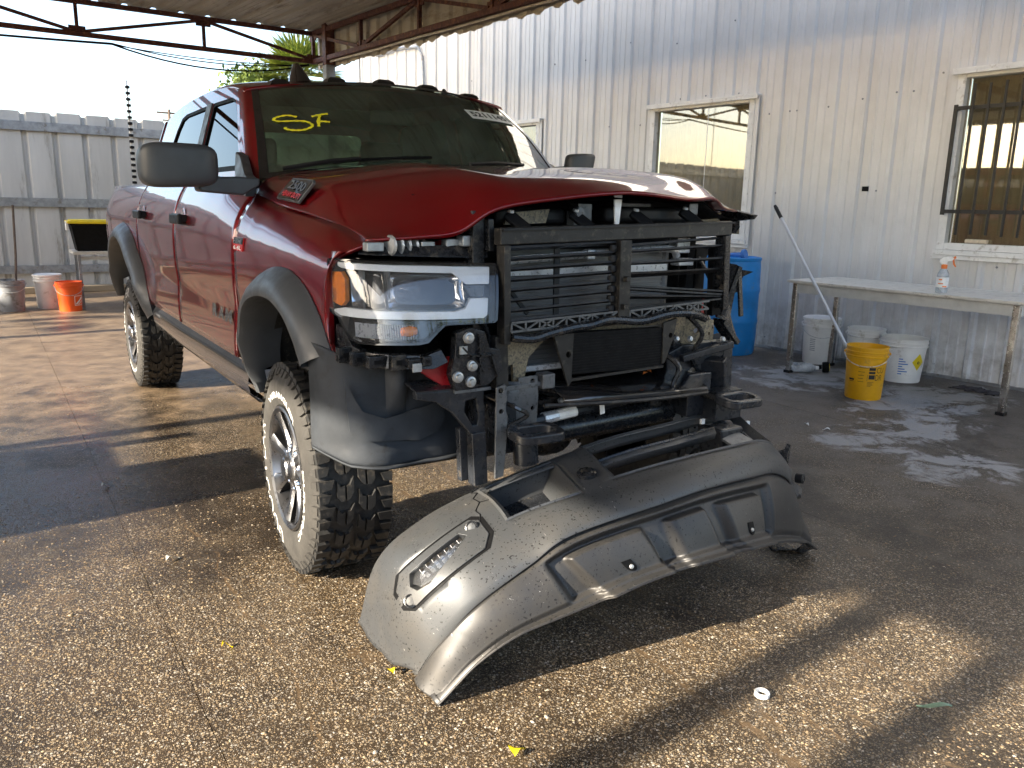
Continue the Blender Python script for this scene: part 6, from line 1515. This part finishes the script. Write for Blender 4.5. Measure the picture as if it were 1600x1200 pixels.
# bottle lying under the bench, roll, rag
bl = thing('plastic_bottle', (4.30, 1.62, .05), 'translucent plastic bottle lying on the ground under the bench', 'bottle')
d = norm((.55, -.45, 0)); MB().lathe([(0, 0), (.042, .002), (.046, .012), (.046, .16), (.040, .185), (.020, .215), (.016, .22), (.016, .245), (0, .246)], np.array((4.25, 1.68, .047)), d, 24).build('bottle', 'clear_plastic', bl)
MB().lathe([(.018, .222), (.018, .25), (0, .252)], np.array((4.25, 1.68, .047)), d, 16).build('cap', 'white_label', bl)
tr_ = thing('tape_roll', (4.52, 1.50, .05), 'small black and yellow tool lying by the bench leg', 'tool')
MB().lathe([(.0, -.03), (.045, -.03), (.05, -.02), (.05, .02), (.045, .03), (0, .03)], (4.52, 1.50, .05), norm((.6, -.8, .1)), 20).build('barrel', 'matte_black', tr_)
MB().lathe([(.028, -.004), (.036, -.004), (.036, .012), (.028, .012)], np.array((4.52, 1.50, .05))+norm((.6, -.8, .1))*.022, norm((.6, -.8, .1)), 20, closed=True).build('ring', 'tote_yellow', tr_)
MB().tube([(4.50, 1.53, .05), (4.42, 1.62, .02)], .02, 8).build('nozzle', 'matte_black', tr_)
mb = MB(); G = []
for i in range(15):
    G.append([(5.03+.16*(k/8-.5)*(1+.3*math.sin(i))+.02*math.sin(i*2+k), .38+.36*(i/14-.5)+.015*math.sin(k*2.+i), .006+.022*abs(math.sin(i*.9+k*1.3))*math.sin(math.pi*i/14)*math.sin(math.pi*k/8)**.5) for k in range(9)])
tagit(mb.grid(G).build('rag', 'rag', smooth=60, solid=.006), 'dark crumpled rag lying under the bench against the wall', 'rag')
# blue drum
dr = thing('drum', (4.55, 2.74, 0), 'blue plastic drum standing at the corrugated wall past the truck hood', 'drum')
MB().lathe([(0, .02), (.26, .02), (.275, .0), (.285, .03), (.292, .18), (.292, .30), (.296, .32), (.299, .34), (.296, .36), (.292, .38), (.292, .62), (.296, .64), (.299, .66), (.296, .68), (.292, .70), (.288, .90), (.283, .95), (.291, .965), (.291, .985), (.279, .99), (.272, .965), (0, .965)], (4.55, 2.74, 0), n=56).build('body', 'drum_blue', dr, smooth=30)
MB().lathe([(.045, .965), (.045, .985), (.035, .99), (0, .988)], (4.50, 2.58, 0), n=16).build('bung', 'drum_blue', dr)
dd_ = norm((-1.897-4.55, -2.969-2.74, 0)); ds = np.array((-dd_[1], dd_[0], 0)); ds = ds if ds[0] > 0 else -ds
fdr = lambda u, v, d: np.array((4.55, 2.74, 0))+(dd_*math.cos(u/.292)+ds*math.sin(u/.292))*(.2945+d)+np.array((0, 0, v))
MB().grid([[fdr(-.16+.15*k/6, .50, 0) for k in range(7)], [fdr(-.16+.15*k/6, .83, 0) for k in range(7)]]).build('label', 'white_label', dr, smooth=0)
mb = MB()
for k in range(5): mb.grid([[fdr(-.15+.11*i/4, .70-.03*k, .001) for i in range(5)], [fdr(-.15+.11*i/4, .708-.03*k, .001) for i in range(5)]])
mb.build('label_print', 'print_blue', dr, smooth=0)
hp_ = thing('hand_pump', (4.5, 2.6, .99), 'dark blue hand pump lying on top of the blue drum', 'pump')
MB().tube([(4.62, 2.86, 1.0), (4.55, 2.70, 1.01), (4.50, 2.56, 1.015)], [.018, .022, .03], 10).build('pump_body', 'print_blue', hp_); MB().lathe([(0, -.02), (.05, -.018), (.055, 0), (.05, .018), (0, .02)], (4.49, 2.54, 1.02), norm((.3, -1, .2)), 16).build('pump_head', 'print_blue', hp_)
# things by the far fence
ft = thing('side_table', (-.62, 9.2, 0), 'small pale table holding the black tote near the far fence', 'table')
MB().box((-.47, 9.2, .735), (.92, .60, .04)).build('table_top', 'bench_top', ft, bevel=.004, smooth=0)
for (x, y) in ((-.86, 8.96), (-.08, 8.96), (-.86, 9.44), (-.08, 9.44)): MB().box((x, y, .357), (.035, .035, .714)).build('leg', 'grey_post', ft, smooth=0)
MB().beam((-.86, 9.0, .66), (-.08, 9.0, .66), .02, .05).build('apron', 'bench_apron', ft, smooth=0)
tt_ = thing('storage_tote', (-.62, 9.15, .755), 'black storage tote with a yellow lid on the small far table', 'tote')
MB().grid([[(-.62+sx_*a, 9.15+sy_*b_, z) for sx_, sy_ in ((-1, -1), (1, -1), (1, 1), (-1, 1), (-1, -1))] for a, b_, z in ((0, 0, .756), (.25, .17, .756), (.30, .21, 1.09), (.315, .225, 1.09), (.315, .225, 1.105))]).build('bin', 'matte_black', tt_, smooth=0, bevel=.01)
MB().box((-.62, 9.15, 1.128), (.68, .50, .035)).box((-.62, 9.15, 1.15), (.60, .42, .02)).build('lid', 'tote_yellow', tt_, bevel=.008, smooth=0)
for sx_ in (-1, 1): MB().box((-.62+sx_*.335, 9.15, 1.08), (.03, .14, .12)).build('latch', 'white_label', tt_, bevel=.004, smooth=0)
bucket('bucket', -1.66, 9.1, .40, .14, .165, 'bucket_grey', 'dirty grey bucket with a stick in it at the left edge', 'buckets by the far fence', False, True, .10)
bucket('bucket', -1.23, 9.25, .44, .145, .165, 'bucket_white', 'tall white lidded bucket behind the orange bucket', 'buckets by the far fence', True, False)
ob, _ = bucket('bucket', -1.02, 8.85, .38, .13, .155, 'bucket_orange', 'bright orange bucket by the far table', 'buckets by the far fence', False, True, .12)
fo_ = onb(-1.02, 8.85, .13, .155, .38); mb = MB()
def oline(a, b_, w_): mb.grid([[fo_(a[0]+(b_[0]-a[0])*k/5+sx_*w_*(b_[1]-a[1])/.11, a[1]+(b_[1]-a[1])*k/5-sx_*w_*(b_[0]-a[0])/.11, 0) for k in range(6)] for sx_ in (-.5, .5)])
for a, b_, w_ in (((.05, .08), (.16, .08), .006), ((.16, .08), (.16, .20), .006), ((.16, .20), (.05, .20), .006), ((.05, .20), (.05, .08), .006), ((.065, .095), (.15, .18), .016), ((.09, .09), (.15, .13), .012)): oline(a, b_, w_)
mb.build('bucket_print', 'white_label', ob, smooth=0)
tagit(MB().tube([(-1.62, 9.12, .02), (-1.56, 9.2, .7), (-1.53, 9.26, 1.33)], .014, 8).build('stick', 'wood_pole'), 'dark stick standing in the grey bucket by the far fence', 'stick')
# small litter on the ground
ring = MB().lathe([(.019, 0), (.023, .002), (.023, .014), (.019, .016), (.016, .014), (.016, .003)], (-.056, -1.589, .001), (0, 0, 1), 20, closed=True).build('bottle_ring', 'white_label'); tagit(ring, 'small white plastic ring on the sunlit concrete near the bottom', 'plastic ring')
def leaf(x, y, L, w_, a, mat, label, cat='leaf', group=None):
    d1_ = np.array((math.cos(a), math.sin(a), 0)); d2_ = np.array((-math.sin(a), math.cos(a), 0)); G = []
    for k in range(9):
        t = k/8; ww = w_*math.sin(math.pi*min(1, t*.95+.03))**.8; c = np.array((x, y, .004))+d1_*L*(t-.5)+np.array((0, 0, .010*math.sin(t*5)+.006))+d2_*.01*math.sin(t*4)
        G.append([c-d2_*ww+np.array((0, 0, .005)), c, c+d2_*ww+np.array((0, 0, .004))])
    tagit(MB().grid(G).build('leaf', mat, smooth=60), label, cat, group)
leaf(.337, -1.903, .10, .010, 2.5, 'leaf_green', 'pale green curled leaf on the ground at the lower right')
leaf(-.831, -1.421, .05, .020, .6, 'yellow_flower' if 'yellow_flower' in MATS else 'leaf_yellow' if 'leaf_yellow' in MATS else 'tote_yellow', 'crushed yellow petals on the ground at the bottom centre', 'petals')
leaf(-.955, -.90, .045, .014, 1.2, 'tote_yellow', 'small yellow petal touching the left end of the bumper', 'petals')
leaf(-1.36, -.488, .035, .008, .2, 'tote_yellow', 'tiny yellow petal on the gravelly concrete left of the bumper', 'petals')
leaf(-1.38, .30, .06, .014, .5, 'bench_top', 'pale torn leaf on the concrete left of the front tyre')
leaf(2.76, .37, .07, .013, .9, 'white_label', 'white scrap on the concrete right of the truck nose, the farther of two', 'scrap')
leaf(2.76, .22, .05, .012, 2.1, 'white_label', 'white scrap on the concrete right of the truck nose, the nearer of two', 'scrap')
leaf(-1.50, 1.364, .035, .014, .3, 'white_label', 'white scrap in the shade left of the truck', 'scrap')
